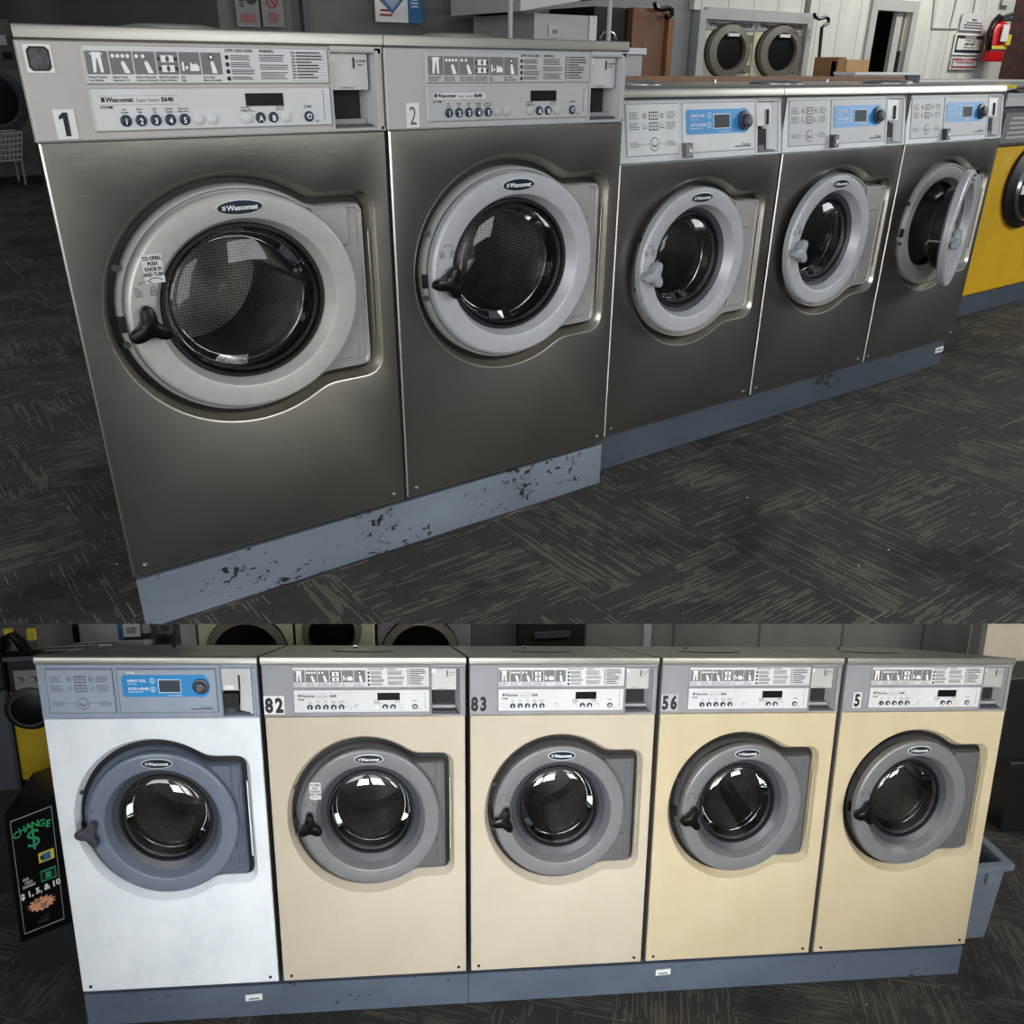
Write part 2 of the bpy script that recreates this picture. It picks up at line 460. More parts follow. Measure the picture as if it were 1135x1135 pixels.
def instruction_mesh(bg, frame):
    b = MB()
    b.bbox(.107, -.004, .098, .604, .002, .1665, frame, .003)
    b.box(.1115, -.0046, .1015, .600, 0, .1635, bg)
    y = -.0052
    for i in range(6):
        x = .1125 + i * .0432
        b.box(x, y, .116, x + .0405, -.0044, .155, 'pict_grey')
        cx = x + .020
        w = 'white_ink'; yy = y - .0005
        if i == 0:
            b.prism([(cx - .009, .119), (cx - .004, .119), (cx - .001, .143), (cx + .001, .143), (cx + .004, .119), (cx + .009, .119), (cx + .008, .149), (cx + .013, .15), (cx + .006, .153), (cx - .006, .153), (cx - .013, .15), (cx - .008, .149)], yy, y, w)
        elif i in (1, 2):
            for q in range(4 if i == 1 else 2): b.disc(cx - .014 + q * (.009 if i == 1 else .012), .147, .0034, .0034, yy, y, w, 10)
            b.prism([(cx + .004, .118), (cx + .014, .118), (cx + .006, .137), (cx + .001, .139), (cx - .001, .135)], yy, y, w)
        elif i == 3:
            for zc in (.143, .126):
                b.box(cx - .012, yy, zc - .006, cx + .012, y, zc + .006, w)
                b.disc(cx - .0, zc, .004, .005, yy - .0004, yy, 'pict_grey', 8)
                b.box(cx - .0008, yy - .0004, zc - .006, cx + .0008, yy, zc + .006, 'pict_grey')
                b.disc(cx - .016, zc, .003, .003, yy, y, 'ink', 8); b.disc(cx + .016, zc, .003, .003, yy, y, 'ink', 8)
        elif i == 4:
            b.box(cx - .016, yy, .122, cx - .012, y, .138, w); b.disc(cx - .007, .128, .003, .003, yy, y, w, 8)
            b.prism([(cx - .001, .122), (cx + .017, .122), (cx + .018, .13), (cx + .011, .136), (cx + .006, .133), (cx + .001, .138)], yy, y, w)
        else:
            b.disc(cx, .147, .0055, .0055, yy, y, 'ink_navy', 12); b.disc(cx, .147, .003, .003, yy - .0004, yy, w, 10)
            b.prism([(cx + .0, .118), (cx + .01, .118), (cx + .005, .137), (cx + .001, .141), (cx - .002, .137)], yy, y, w)
        b.text(PICT_CAP[i][0], x, .1095, .0056, 'ink', y, .01); b.text(PICT_CAP[i][1], x, .104, .0054, 'ink', y, .01, sx=.8)
    b.text('SUPPLY BOX GUIDE:', .378, .1565, .0075, 'ink', y, .02, sx=.86)
    rnd = random.Random(4)
    for i in range(4):
        zc = .150 - i * .0128
        b.disc(.381, zc - .003, .0042, .0042, y, y + .001, 'ink', 12)
        for q in range(3 if i < 3 else 2):
            b.box(.388, y, zc - q * .0034 - .0009, .388 + .05 * rnd.uniform(.75, 1.0), y + .001, zc - q * .0034 + .0006, 'ink')
    b.text('WARNING:', .449, .1565, .0075, 'ink', y, .02, sx=.86)
    for q in range(13):
        if q in (4, 8): continue
        b.box(.449, y, .151 - q * .0036, .449 + .062 * rnd.uniform(.8, 1.0), y + .001, .1524 - q * .0036, 'ink')
    b.box(.5195, y, .104, .520, y + .001, .160, 'ink_grey'); b.box(.5195, y, .104, .597, y + .001, .1045, 'ink_grey')
    for q in range(9):
        z = .156 - q * .0058
        b.box(.521, y, z, .527, y + .001, z + .002, 'ink'); b.box(.53, y, z, .53 + .062 * rnd.uniform(.5, 1.0), y + .001, z + .0022, 'ink')
        b.box(.521, y, z - .0012, .597, y + .001, z - .0008, 'ink_grey')
    return b


def keypad_mesh(bg, frame):
    b = MB()
    b.bbox(.107, -.004, .0155, .604, .002, .0935, frame, .003)
    b.box(.111, -.0046, .019, .600, 0, .0905, bg)
    y = -.0052
    b.box(.124, y, .0635, .272, -.0044, .0795, 'label_white'); b.box(.124, y - .0002, .0635, .272, y, .0640, 'ink_grey'); b.box(.124, y - .0002, .079, .272, y, .0795, 'ink_grey')
    b.box(.127, y - .0006, .0685, .133, y, .0765, 'ink')
    b.text('Wascomat', .135, .0685, .0115, 'ink', y - .0006, .03)
    b.text('Super Senior', .191, .0685, .0085, 'ink_grey', y - .0006, .0)
    b.text('E640', .239, .0685, .0105, 'ink', y - .0006, .04, sx=1.1)
    b.box(.124, y, .0575, .146, -.0044, .0612, 'ink'); b.text('ENGLISH', .1255, .0581, .0032, 'white_ink', y - .0006, .01)
    cap = [('Hot', 'Caliente'), ('Warm', 'Tibia'), ('Cold', 'Fria'), ('Delicate', 'Delicada'), ('Perm. Soil', 'Planch. Perm.')]
    for i, (a, c) in enumerate(cap):
        x = .166 + i * .0283
        b.text(a, x, .0535, .0052, 'ink', y, .01, 'CENTER', .85); b.text(c, x, .0485, .0052, 'ink', y, .01, 'CENTER', .8)
    b.box(.396, y, .047, .430, -.0044, .0476, 'ink_grey'); b.text('Extra Rinse', .397, .0535, .0052, 'ink', y, .01, sx=.85); b.text('Enjuague Extra', .397, .0485, .0052, 'ink', y, .01, sx=.8)
    b.text('Heavy Soil', .474, .0535, .0052, 'ink', y, .01, sx=.85); b.text('Muy Sucia', .474, .0485, .0052, 'ink', y, .01, sx=.8)
    b.text('START', .547, .0525, .0066, 'ink', y, .02, 'CENTER'); b.text('Start', .562, .0245, .005, 'ink', y, .01, sx=.9)
    for q in range(10): b.box(.5835, y, .030 + q * .0058, .5855, -.0044, .0325 + q * .0058, 'ink')
    return b


def coin_mesh(frame, twotone):
    """coin meter recess: frame, upper plate with slot, dark pocket below"""
    b = MB()
    fr = [(.604, .002), (.726, .002), (.726, .164), (.604, .164)]
    ii = [(.611, .010), (.715, .010), (.715, .158), (.611, .158)]
    Y = lambda P, y: [(x, y, z) for x, z in P]
    b.loft([Y(fr, 0), Y([(.606, .004), (.724, .004), (.724, .162), (.606, .162)], -.004), Y([(.609, .008), (.717, .008), (.717, .160), (.609, .160)], -.004), Y(ii, .0), Y(ii, .05)], frame)
    b.add([(.611, .05, .01), (.715, .05, .01), (.715, .05, .158), (.611, .05, .158)], [(0, 1, 2, 3)], 'dark')
    b.box(.611, .008, .086, .702, .05, .158, 'coin')              # plate
    b.hexa([(.7, .045, .010), (.716, -.001, .010), (.716, .05, .010), (.7, .05, .010), (.7, .045, .158), (.716, -.001, .158), (.716, .05, .158), (.7, .05, .158)], 'label_grey')
    b.box(.611, .028, .010, .702, .05, .026, 'frame_grey')
    b.box(.613, .004, .010, .702, .028, .016, 'dark_grey')
    return b


def make_machine(name, label, x0, zb, W, H, cap, FH, kind, door, mats, rake=0.0, y0=0.0, number=None, sticker=False, badge_pic=False,
                 knob=('black', 1.57, .0), taper=0.0, liddrop=0.0, depth=.82, dome=(.3, .3), group=None, drum_ph=.3, strip_bg='label_white', lid_bolt=True):
    """W, H: front size; door = dict(cx, cz, DX, DZ, ang, dx, dz); local frame: origin at front-left-bottom"""
    front, fascia, doorm, platem = mats['front'], mats['fascia'], mats['door'], mats['plate']
    t = thing(name, label, 'washing machine', (x0, y0, zb), 0, group)
    cx, cz, DX, DZ = door['cx'], door['cz'], door['DX'], door['DZ']
    Hf = H - FH
    # cabinet body
    b = MB()
    e = .012
    xb0, xb1 = taper * depth, W
    zbk = H - .03 - liddrop * depth
    b.hexa([(.003, e, .0), (W - .003, e, .0), (xb1 - .003, depth, .0), (xb0 + .003, depth, .0), (.003, e, H - cap), (W - .003, e, H - cap), (xb1 - .003, depth, zbk), (xb0 + .003, depth, zbk)], 'side')
    body = b.build('cabinet', t)
    # remove the front of the box so that the drum shows
    me = body.data; bm = bmesh.new(); bm.from_mesh(me)
    bmesh.ops.delete(bm, geom=[f for f in bm.faces if abs(f.calc_center_median().y - e) < .001], context='FACES'); bm.to_mesh(me); bm.free()
    # front panel with the pressed dish
    corners = [math.atan2(zc - cz, xc - cx) for xc in (0.004, W - .004) for zc in (.004, Hf)]
    A = sorted(set([2 * PI * k / 144 - PI for k in range(144)] + [a for a in corners]))
    AD = [math.atan2(math.sin(a) / DZ, math.cos(a) / DX) for a in A]
    def out(d, y):
        return [(cx + x * DX, y, cz + z * DZ) for x, z in outline(d, AD)]
    rect = []
    for a in A:
        c, s_ = math.cos(a), math.sin(a)
        ts = []
        if c > 1e-9: ts.append((W - .004 - cx) / c)
        if c < -1e-9: ts.append((.004 - cx) / c)
        if s_ > 1e-9: ts.append((Hf - cz) / s_)
        if s_ < -1e-9: ts.append((.004 - cz) / s_)
        r = min(ts); rect.append((cx + r * c, 0, cz + r * s_))
    back = [(p[0], .014, p[2]) for p in rect]
    mid = [(p[0], .003, p[2]) for p in rect]
    rect = [(min(max(p[0], .0075), W - .0065), 0, min(max(p[2], .0065), Hf - .002)) for p in rect]
    rim = 'edge' if front == 'steel' else front
    b = MB()
    b.loft([back, mid, rect, out(-.004, 0), out(.0, .0012), out(.006, .012), out(.013, .024), out(.0155, .028), out(.016, .034)], front,
           mats=[rim, rim, front, mats['dish'], mats['dish'], mats['dish'], mats['dish'], mats['dish']])
    b.build('front_panel', t, sharp=28)
    b = MB()
    b.loft([[(p[0] * 0 + q[0], .033, q[2]) for p, q in zip(rect, out(.013, 0))], out(.04, .033)], 'rubber')
    b.build('gap_shade', t)  # black sheet: the darkness of the gap around the plate put into colour
    # groove line beside the hinge box
    b = MB(); b.bbox(cx + .3115 * DX, -.0012, cz - .13 * DZ, cx + .3165 * DX, .004, cz + .13 * DZ, mats['dish'], .001)
    b.xf(lambda x, y, z: (x + .006, y + .005, z))
    b.build('hinge_trim', t)
    # hinge plate
    EL = lambda rx, rz, y, ox=0, oz=0: [(cx + ox + rx * DX * math.cos(a), y, cz + oz + rz * DZ * math.sin(a)) for a in AD]
    b = MB()
    gp = .0285 if mats['plate'] == 'plate' else .033
    rr = [out(gp, .034), out(gp, .010), out(gp + .0012, .006), out(gp + .003, .002), out(.036, .002), out(.039, .006), out(.044, .006), out(.047, .003), EL(.235, .218, .004), EL(.21, .195, .006), EL(.19, .176, .03)]
    b.loft(rr, platem)
    b.bbox(cx + .175 * DX, -.004, cz + .1 * DZ, cx + .266 * DX, .006, cz + .188 * DZ, platem, .003)
    b.bbox(cx + .19 * DX, -.004, cz - .172 * DZ, cx + .270 * DX, .006, cz - .085 * DZ, platem, .003)
    b.disc(cx - .262 * DX, cz + .105 * DZ, .007, .007, -.001, .006, 'dark_grey', 12)
    b.disc(cx - .268 * DX, cz - .055 * DZ, .007, .007, -.001, .006, 'dark_grey', 12)
    b.box(cx - .277 * DX, -.0015, cz - .028 * DZ, cx - .262 * DX, .006, cz + .006 * DZ, 'rubber')
    b.build('hinge_plate', t, sharp=30)
    # drum
    DC = (cx, 0, cz + .008)
    b = MB()
    R0 = .182
    ring = lambda r, y, n=96: [(r * DX * math.cos(2 * PI * k / n), y, r * DZ * math.sin(2 * PI * k / n)) for k in range(n)]
    b.loft([ring(R0, .03), ring(R0 + .004, .07), ring(R0 + .012, .08)], 'rubber')
    gs = b.build('door_gasket', t, loc=DC)
    b = MB()
    b.loft([ring(R0 - .006, .075), ring(R0 + .022, .085), ring(R0 + .03, .12), ring(R0 + .03, .42), ring(R0 + .01, .45), ring(.05, .455)], 'drum', cap=True)
    dr = b.build('drum', t, loc=DC)
    for i in range(3):
        a = drum_ph + i * 2 * PI / 3
        b = MB(); rr = []
        for y, h in ((.10, .01), (.12, .045), (.40, .055), (.43, .01)):
            c, s_ = math.cos(a), math.sin(a); R = R0 + .03
            P = [(R, -.04), (R - h * .7, -.02), (R - h, 0), (R - h * .7, .02), (R, .04)]
            rr.append([((p * c - q * s_) * DX, y, (p * s_ + q * c) * DZ) for p, q in P])
        b.loft(rr, 'rib', True, True)
        b.build('drum_rib', dr)
    # door: ring, glass, knob, badge
    dk = MB()
    mr = doorm
    e2 = lambda r1, r2, y, n=128: [(r1 * DX * math.cos(2 * PI * k / n), y, r2 * DZ * math.sin(2 * PI * k / n)) for k in range(n)]
    dk.loft([e2(.255, .229, .030), e2(.2615, .2355, .026), e2(.263, .237, .006), e2(.2605, .2345, .0015), e2(.256, .230, -.0015), e2(.212, .190, -.003), e2(.206, .1845, -.001), e2(.2035, .182, .003), e2(.189, .172, .030), e2(.186, .169, .032)], mr)
    dk.loft([e2(.255, .229, .030), e2(.19, .172, .044)], mr)
    dx, dz, dy = door.get('dx', 0), door.get('dz', 0), door.get('dy', -.03)
    d = dk.build('door', t, loc=(cx + dx, dy, cz + dz), sharp=24, rotz=door.get('ang', 0))
    b = MB()
    gs, gy = door.get('gs', 1.0), door.get('gy', 0.0)
    if gs < 1: b.loft([e2(.189, .172, .029), e2(.1765 * gs + .006, .161 * gs + .006, .034 + gy)], 'dark_grey')
    g1 = .1765 * gs - .1765
    b.loft([e2(.1895 + g1, .1725 + g1, .030 + gy), e2(.187 + g1, .170 + g1, .025 + gy), e2(.179 + g1, .163 + g1, .025 + gy), e2(.176 + g1, .160 + g1, .034 + gy)], 'rubber')
    b.loft([e2(.186, .169, .044), e2(.178, .162, .075)], 'rubber')
    b.build('glass_gasket', d)
    b = MB()
    n = 10; rr = []
    for i in range(n):
        r = .1765 * gs * math.cos(i / n * PI / 2 * .98); h = .030 * math.sin(i / n * PI / 2)
        rr.append(e2(r, r * .912, .033 + gy - h))
    b.loft(rr, mats['glass'], True)
    b.build('glass', d, sharp=180)
    # rear rim of the glass bowl
    e3 = lambda a_, b_, y: e2(a_ * (gs + .02 * (gs < 1)), b_ * (gs + .02 * (gs < 1)), y + gy)
    b = MB(); b.loft([e3(.166, .151, .05), e3(.163, .148, .052), e3(.150, .137, .088), e3(.146, .133, .09)], mats['glass']); b.loft([e3(.158, .144, .074), e3(.160, .146, .076), e3(.156, .142, .078)], 'chrome')
    b.build('glass_bowl_rim', d, sharp=60)
    # badge
    b = MB()
    bz = .207 * DZ
    b.loft([ell(0, bz, .0535, .0165 * DZ, -.002, 40), ell(0, bz, .0535, .0165 * DZ, -.0042, 40), ell(0, bz, .0505, .0145 * DZ, -.005, 40)], 'badge_edge', True)
    b.loft([ell(0, bz, .050, .014 * DZ, -.0045, 40), ell(0, bz, .048, .013 * DZ, -.0062, 40)], 'badge', True)
    b.box(-.039, -.0068, bz - .0045, -.032, -.006, bz + .0045, 'white_ink')
    for q in range(3): b.box(-.0385 + q * .0022, -.007, bz - .0045, -.0378 + q * .0022, -.0066, bz + .0045, 'badge')
    b.text('Wascomat', -.029, bz - .0048 * DZ, .0145 * DZ, 'white_ink', -.0068, .03, sx=1.06 / DZ)
    b.build('badge', d)
    # lock symbols
    b = MB()
    zz = .054 * DZ
    for q, op in ((-.235, 1), (-.205, 0)):
        b.box(q - .006, -.0012, zz - .006, q + .006, -.0006, zz - .0048, 'ink_grey'); b.box(q - .006, -.0012, zz + .004, q + .006, -.0006, zz + .005, 'ink_grey')
        b.box(q - .006, -.0012, zz - .006, q - .005, -.0006, zz + .005, 'ink_grey'); b.box(q + .005, -.0012, zz - .006, q + .006, -.0006, zz + .005, 'ink_grey')
        b.box(q - .0008, -.0012, zz - .003, q + .0008, -.0006, zz + .002, 'ink_grey')
        b.tube([(q + .0045 * math.cos(a) - (.004 if op else 0), -.001, zz + .006 + .006 * math.sin(a)) for a in [PI * k / 6 for k in range(7)]], .0006, 'ink_grey', 5)
    b.tube([(-.218 + .016 * math.cos(a), -.001, zz + .012 + .012 * math.sin(a)) for a in [PI * (.15 + .7 * k / 8) for k in range(9)]], .0007, 'ink_grey', 5)
    b.xf(lambda x, y, z: (x, y - .0035, z))
    b.build('lock_symbol', d)
    if sticker:
        b = MB(); x1, z1 = -.218, .072 * DZ; hh = .058 * DZ
        b.box(x1, -.0036, z1, x1 + .041, -.0018, z1 + hh, 'label_white')
        for q, tx in enumerate(('TO OPEN,', 'PUSH', 'KNOB IN', 'AND TURN')):
            b.text(tx, x1 + .0205, z1 + hh * (.80 - q * .185), .0108 * DZ, 'ink', -.0042, .03, 'CENTER', .78 / DZ)
        b.tube([(x1 + .0205 + .014 * math.cos(a), -.0042, z1 + .003 + .008 * math.sin(a)) for a in [PI * (.1 + .8 * k / 8) for k in range(9)]], .0008, 'ink', 5)
        b.build('opening_sticker', d)
    # knob
    km, ph, kdx = knob
    kx, kz = -.222 + kdx, -.014 * DZ
    b = MB()
    b.disc(kx * 1.0, kz, .02, .02 * DZ, -.016, .0, km, 24)
    S = lambda s1, y: [(kx + (p[0]) * 1.0, p[1], kz + p[2] * (DZ * .95)) for p in star(.0215, .0485, ph, y, sc=s1)]
    b.loft([S(.92, -.008), S(1, -.012), S(1, -.026), S(.93, -.032), S(.6, -.035)], km, True, True)
    b.build('knob', d)
    if door.get('latch'):
        b = MB(); b.tube([(-.235, .03, -.02), (-.235, .075, -.02), (-.235, .082, -.034)], .005, 'chrome', 8); b.build('latch_pin', d)
    # top lid
    b = MB(); L = depth
    y1 = rake - .004
    r_ = .003 if kind == 'A' else .014
    prof = [(y1 + .004, H - cap), (y1, H - cap + .004), (y1, H - r_), (y1 + r_ * .3, H - r_ * .3), (y1 + r_, H), (L, H - liddrop * L), (L, H - liddrop * L - .03), (y1 + .03, H - cap)]
    x0L = taper * L
    b.loft([[(0 if y < .2 else x0L, y, z) for y, z in prof], [(W, y, z) for y, z in prof]], mats.get('lid', 'lid_steel'), True, True)
    b.build('lid', t, sharp=30)
    if dome:
        ddx, ddy, drx, dry, dh = dome
        b = MB(); rr = []
        for s1, h in ((1, -.004), (1, .004), (.92, dh * .6), (.6, dh * .95), (.2, dh)):
            rr.append([(ddx + drx * s1 * math.cos(2 * PI * k / 40), ddy + dry * s1 * math.sin(2 * PI * k / 40), H - liddrop * (ddy + dry * s1 * math.sin(2 * PI * k / 40)) + h) for k in range(40)])
        b.loft(rr, mats.get('lid', 'lid_steel'), True); b.build('detergent_hatch', t)
        if lid_bolt:
            b = MB(); yb_ = .6; zz = H - liddrop * yb_
            b.tube([(W * .42, yb_, zz), (W * .42, yb_, zz + .012)], .007, 'chrome', 10); b.build('lid_bolt', t)
    # fascia group: authored in pattern metres (.738 x .171)
    fx, fz = W / .738, (FH - cap) / .171
    FB = lambda x, y, z: (x * fx, y + rake * (z / .171), Hf + z * fz)
    b = MB()
    holes = [(0, 0), (.609, 0), (.609, .171), (0, .171)]
    b.bbox(.002, 0, .0015, .610, .02, .171, fascia, .003)
    b.box(.610, 0, .0015, .736, .02, .010, fascia); b.box(.610, 0, .158, .736, .02, .171, fascia); b.bbox(.715, 0, .0015, .736, .02, .171, fascia, .003)
    b.xf(FB).build('control_fascia', t)
    b = coin_mesh(mats.get('coinframe', fascia), kind); b.xf(FB); cb = b.build('coin_meter', t)
    b = MB()
    if kind == 'A':
        b.box(.667, .0065, .129, .671, .009, .150, 'ink'); b.text('QUARTERS', .674, .141, .006, 'ink', .0074, .01, sx=.85); b.text('ONLY', .678, .1335, .006, 'ink', .0074, .01, sx=.85)
        b.text('QUARTERS ONLY', .632, .0885, .0045, 'ink', .0074, .01)
        c_ = MB(); c_.box(.613, .007, .142, .624, .009, .155, 'paper'); c_.xf(FB).build('price_label', cb)
    else:
        b.box(.668, .002, .09, .674, .009, .135, 'ink')
        c_ = MB(); c_.box(.620, .0065, .09, .652, .009, .103, 'paper'); c_.xf(FB).build('price_label', cb)
    b.xf(FB).build('coin_slot', cb)
    if kind == 'A':
        b = instruction_mesh(strip_bg, fascia).xf(FB); ip = b.build('instruction_panel', t, sharp=20)
        b = keypad_mesh(strip_bg, fascia).xf(FB); kp = b.build('keypad_panel', t, sharp=20)
        tx = '12345'
        for i in range(11):
            x = (.166 + i * .0283) if i < 7 else (.409 + (i - 7) * .0286)
            lab = tx[i] if i < 5 else ('A' if i == 8 else 'B' if i == 9 else None)
            b = MB()
            b.disc(x, .0355, .0105, .0105 / fz * fx * 1.0, -.007, -.004, 'ink_navy' if lab else strip_bg, 24, .002)
            if lab: b.text(lab, x, .0290, .0145 if kind else .01, 'white_ink', -.0097, .03, 'CENTER', fz / fx * .95)
            b.xf(FB).build('button', kp)
        b = MB(); b.disc(.547, .0355, .0105, .0105 / fz * fx, -.007, -.004, 'ink_navy', 24, .002); b.disc(.547, .0355, .006, .006 / fz * fx, -.0096, -.008, strip_bg, 16, .0005); b.disc(.547, .0355, .003, .003 / fz * fx, -.0104, -.009, 'ink_navy', 12)
        b.xf(FB).build('start_button', kp)
        b = MB(); b.box(.410, -.006, .0575, .492, -.004, .0815, 'display'); b.xf(FB).build('display', kp)
    else:
        bg = strip_bg
        b = MB()
        b.bbox(.030, -.003, .020, .250, .002, .160, mats.get('pframe', fascia), .002); b.box(.033, -.0036, .023, .247, 0, .157, bg)
        yy = -.0042
        for zc in (.127, .099):
            b.box(.122, yy, zc - .011, .160, -.0034, zc + .011, 'ink_grey')
            for q in (.1255, .1425): b.box(q, yy - .0004, zc - .0075, q + .014, yy, zc + .0075, bg); b.disc(q + .007, zc, .004, .0035, yy - .0006, yy, 'ink_grey', 8)
        for q in (.105, .176):
            b.disc(q, .127, .0075, .0075, yy, -.0034, 'ink_grey', 14); b.disc(q, .127, .005, .005, yy - .0004, yy, bg, 12); b.disc(q, .127, .0022, .0022, yy - .0006, yy, 'ink_grey', 8)
            b.box(q - .007, yy, .0935, q + .007, -.0034, .108, 'ink_grey'); b.box(q - .0055, yy - .0004, .096, q + .0055, yy, .109, bg)
        b.disc(.143, .051, .019, .019, yy, -.0034, 'ink_grey', 24); b.disc(.143, .051, .0165, .0165, yy - .0004, yy, bg, 24); b.disc(.143, .051, .011, .008, yy - .0008, yy - .0004, 'ink_grey', 16); b.disc(.143, .054, .008, .006, yy - .0011, yy - .0007, bg, 12)
        rnd = random.Random(9)
        for zc, n in ((.127, 4), (.099, 4), (.048, 3)):
            for q in range(n):
                z = zc + .008 - q * .0052
                b.box(.042, yy, z, .042 + .044 * rnd.uniform(.7, 1), -.0034, z + .0018, 'ink_grey'); b.box(.194, yy, z, .194 + .044 * rnd.uniform(.7, 1), -.0034, z + .0018, 'ink_grey')
        b.box(.08, yy, .0515, .124, -.0034, .0525, 'ink_grey'); b.box(.162, yy, .0515, .194, -.0034, .0525, 'ink_grey')
        b.xf(FB).build('instruction_panel', t, sharp=20)
        b = MB()
        b.bbox(.262, -.003, .020, .595, .002, .160, mats.get('pframe', fascia), .002); b.box(.265, -.0036, .023, .592, 0, .157, bg)
        R = .030
        # blue panel ending in a round lobe behind the dial
        pts = [(.277 + .006, .072), (.52, .072)]
        for k in range(0, 17): a = -PI / 2 + PI * k / 16; pts.append((.541 + .031 * math.cos(a) , .106 + .036 * math.sin(a)))
        pts += [(.52, .140), (.283, .140), (.278, .134), (.278, .078)]
        b.prism(pts, -.0048, -.003, 'blue_panel')
        w = -.0054
        b.text('HEAVY SOIL', .297, .119, .0115, 'white_ink', w, .02); b.text('MUY SUCIA', .297, .111, .006, 'white_ink', w, .01)
        b.text('EXTRA RINSE', .297, .094, .0115, 'white_ink', w, .02); b.text('ENJUAGUE EXTRA', .297, .086, .006, 'white_ink', w, .01)
        b.text('OPTIMA', .294, .1445, .0085, 'white_ink', w + .001, .03); b.text('electrolux', .33, .1445, .0065, 'white_ink', w + .001, 0)
        b.text('CONFIRM / CONFIRMAR', .45, .0755, .0045, 'white_ink', w, .01, 'CENTER')
        for zc, n_ in ((.123, '1'), (.096, '2')):
            b.prism([(.379 + .009 * math.cos(a) * 1.0, zc + .0085 * math.sin(a)) for a in [2 * PI * k / 20 for k in range(20)]], w, -.0048, 'white_ink')
            b.prism([(.379 + .0075 * math.cos(a), zc + .007 * math.sin(a)) for a in [2 * PI * k / 20 for k in range(20)]], w - .0004, -.0048, 'blue_panel')
            b.text(n_, .379, zc - .005, .013, 'white_ink', w - .0008, .01, 'CENTER')
        b.box(.50, -.0042, .030, .575, -.0034, .034, 'ink_grey'); b.text('Wascomat', .533, .035, .009, 'ink_grey', -.0042, .02)
        kp = b.xf(FB).build('keypad_panel', t, sharp=20)
        b = MB(); b.box(.398, -.0062, .0855, .474, -.0045, .127, 'white_ink'); b.box(.400, -.0066, .0875, .472, -.006, .125, 'lcd'); b.xf(FB).build('display', kp)
        b = MB(); b.disc(.541, .106, .028, .028 / fz * fx * 1.02, -.012, -.0045, 'dark_grey', 32, .002); b.disc(.541, .106, .019, .019 / fz * fx, -.026, -.012, 'dark_grey', 32, .003); b.disc(.541, .106, .010, .010 / fz * fx, -.030, -.026, 'ink_grey', 24); b.xf(FB).build('dial', kp)
        if mats.get('token'):
            b = MB(); b.bbox(.262, -.022, .010, .29, 0, .05, mats['token'], .003); b.disc(.276, .03, .008, .006, -.024, -.021, 'coin', 12); b.xf(FB).build('lock_block', t)
        b = MB(); b.box(.613, .0, .016, .662, .03, .078, 'dark'); b.box(.620, -.002, .012, .650, .004, .030, 'dark_grey'); b.hexa([(.664, .02, .012), (.713, -.003, .012), (.713, .02, .012), (.664, .03, .012), (.676, .02, .156), (.713, -.003, .156), (.713, .02, .156), (.676, .03, .156)], 'label_white'); b.xf(lambda x, y, z: FB(x, y + .004, z)).build('coin_tray', cb)
    if number:
        txt, nx, nz, nw, nh, inkm, paperm, tilt = number
        b = MB()
        q = [(nx, nz), (nx + nw, nz + tilt), (nx + nw, nz + nh + tilt), (nx, nz + nh)]
        b.prism([(a, c) for a, c in q], -.0016, .0, paperm)
        n = len(txt)
        if txt == '1':
            u, v = lambda q: nx + nw * q, lambda q: nz + nh * q
            b.prism([(u(.42), v(.10)), (u(.66), v(.10)), (u(.66), v(.90)), (u(.44), v(.90)), (u(.24), v(.78)), (u(.24), v(.66)), (u(.42), v(.73))], -.0024, -.0015, inkm); n = 0; txt = ''
        for i, ch in enumerate(txt):
            cxx = nx + nw * (i + .5) / n
            b.text(ch, cxx, nz + nh * .12 + tilt / 2, nh * 1.08, inkm, -.0022, .05 if inkm != 'ink_grey' else .0, 'CENTER', min(.72, nw / n / nh * 1.15) / fx * fz)
        b.xf(FB).build('number_sticker', t)
    if badge_pic:
        b = MB()
        o = [(.012, .118), (.058, .118), (.058, .164), (.012, .164)]
        b.prism(o, -.0012, 0, 'paper')
        c8 = lambda m: [(.016 + m + .006, .121 + m), (.054 - m - .006, .121 + m), (.054 - m, .127 + m), (.054 - m, .155 - m), (.054 - m - .006, .161 - m), (.016 + m + .006, .161 - m), (.016 + m, .155 - m), (.016 + m, .127 + m)]
        b.prism(c8(0), -.0018, -.001, 'ink'); b.prism(c8(.003), -.0024, -.001, 'photo_sticker')
        b.xf(FB).build('picture_sticker', t)
    # screws at the foot of the front
    for xs_ in (.035, W - .035):
        b = MB(); b.disc(xs_, .028, .006, .006, -.003, 0, mats.get('screw', 'screw'), 12, .002); b.build('screw', t)
    return t


STEEL = dict(front='steel', dish='steel_dish', fascia='fascia_warm', door='door', plate='plate', glass='glass')
STEEL2 = dict(STEEL, fascia='fascia_grey', door='door_cool', plate='plate')
STEELB = dict(STEEL, fascia='fascia_pale', door='door_cool', plate='plate', pframe='fascia_grey')
W1 = .73822
UB = -1.14502
make_machine('washing_machine', 'large stainless steel washer numbered 1 with black knob, nearest of the steel row', 0, UB, W1, 1.14502, .0254, .1966, 'A',
             dict(cx=.357, cz=.605, DX=1, DZ=1, dx=.0015, dz=.001), STEEL, number=('1', .039, .006, .037, .051, 'ink', 'paper', 0), sticker=True, badge_pic=True,
             knob=('black', PI / 2, -.006), taper=.29, dome=(.40, .40, .13, .1, .02), drum_ph=.1, group='steel washers in the row')
make_machine('washing_machine', 'large stainless steel washer with faded handwritten 2, beside washer 1', W1 + .002, UB, W1, 1.14502, .0254, .1966, 'A',
             dict(cx=.357, cz=.605, DX=1, DZ=1, dx=-.003, dz=.0015), STEEL2, number=('2', .052, .005, .034, .052, 'ink_grey', 'paper', .001), knob=('black', PI, -.004),
             dome=(.45, .40, .13, .1, .02), drum_ph=.9, strip_bg='label_grey', group='steel washers in the row')
DB = dict(cx=.36, cz=.531, DX=.945, DZ=.953, gs=.92, gy=.012)
H2 = 1.052
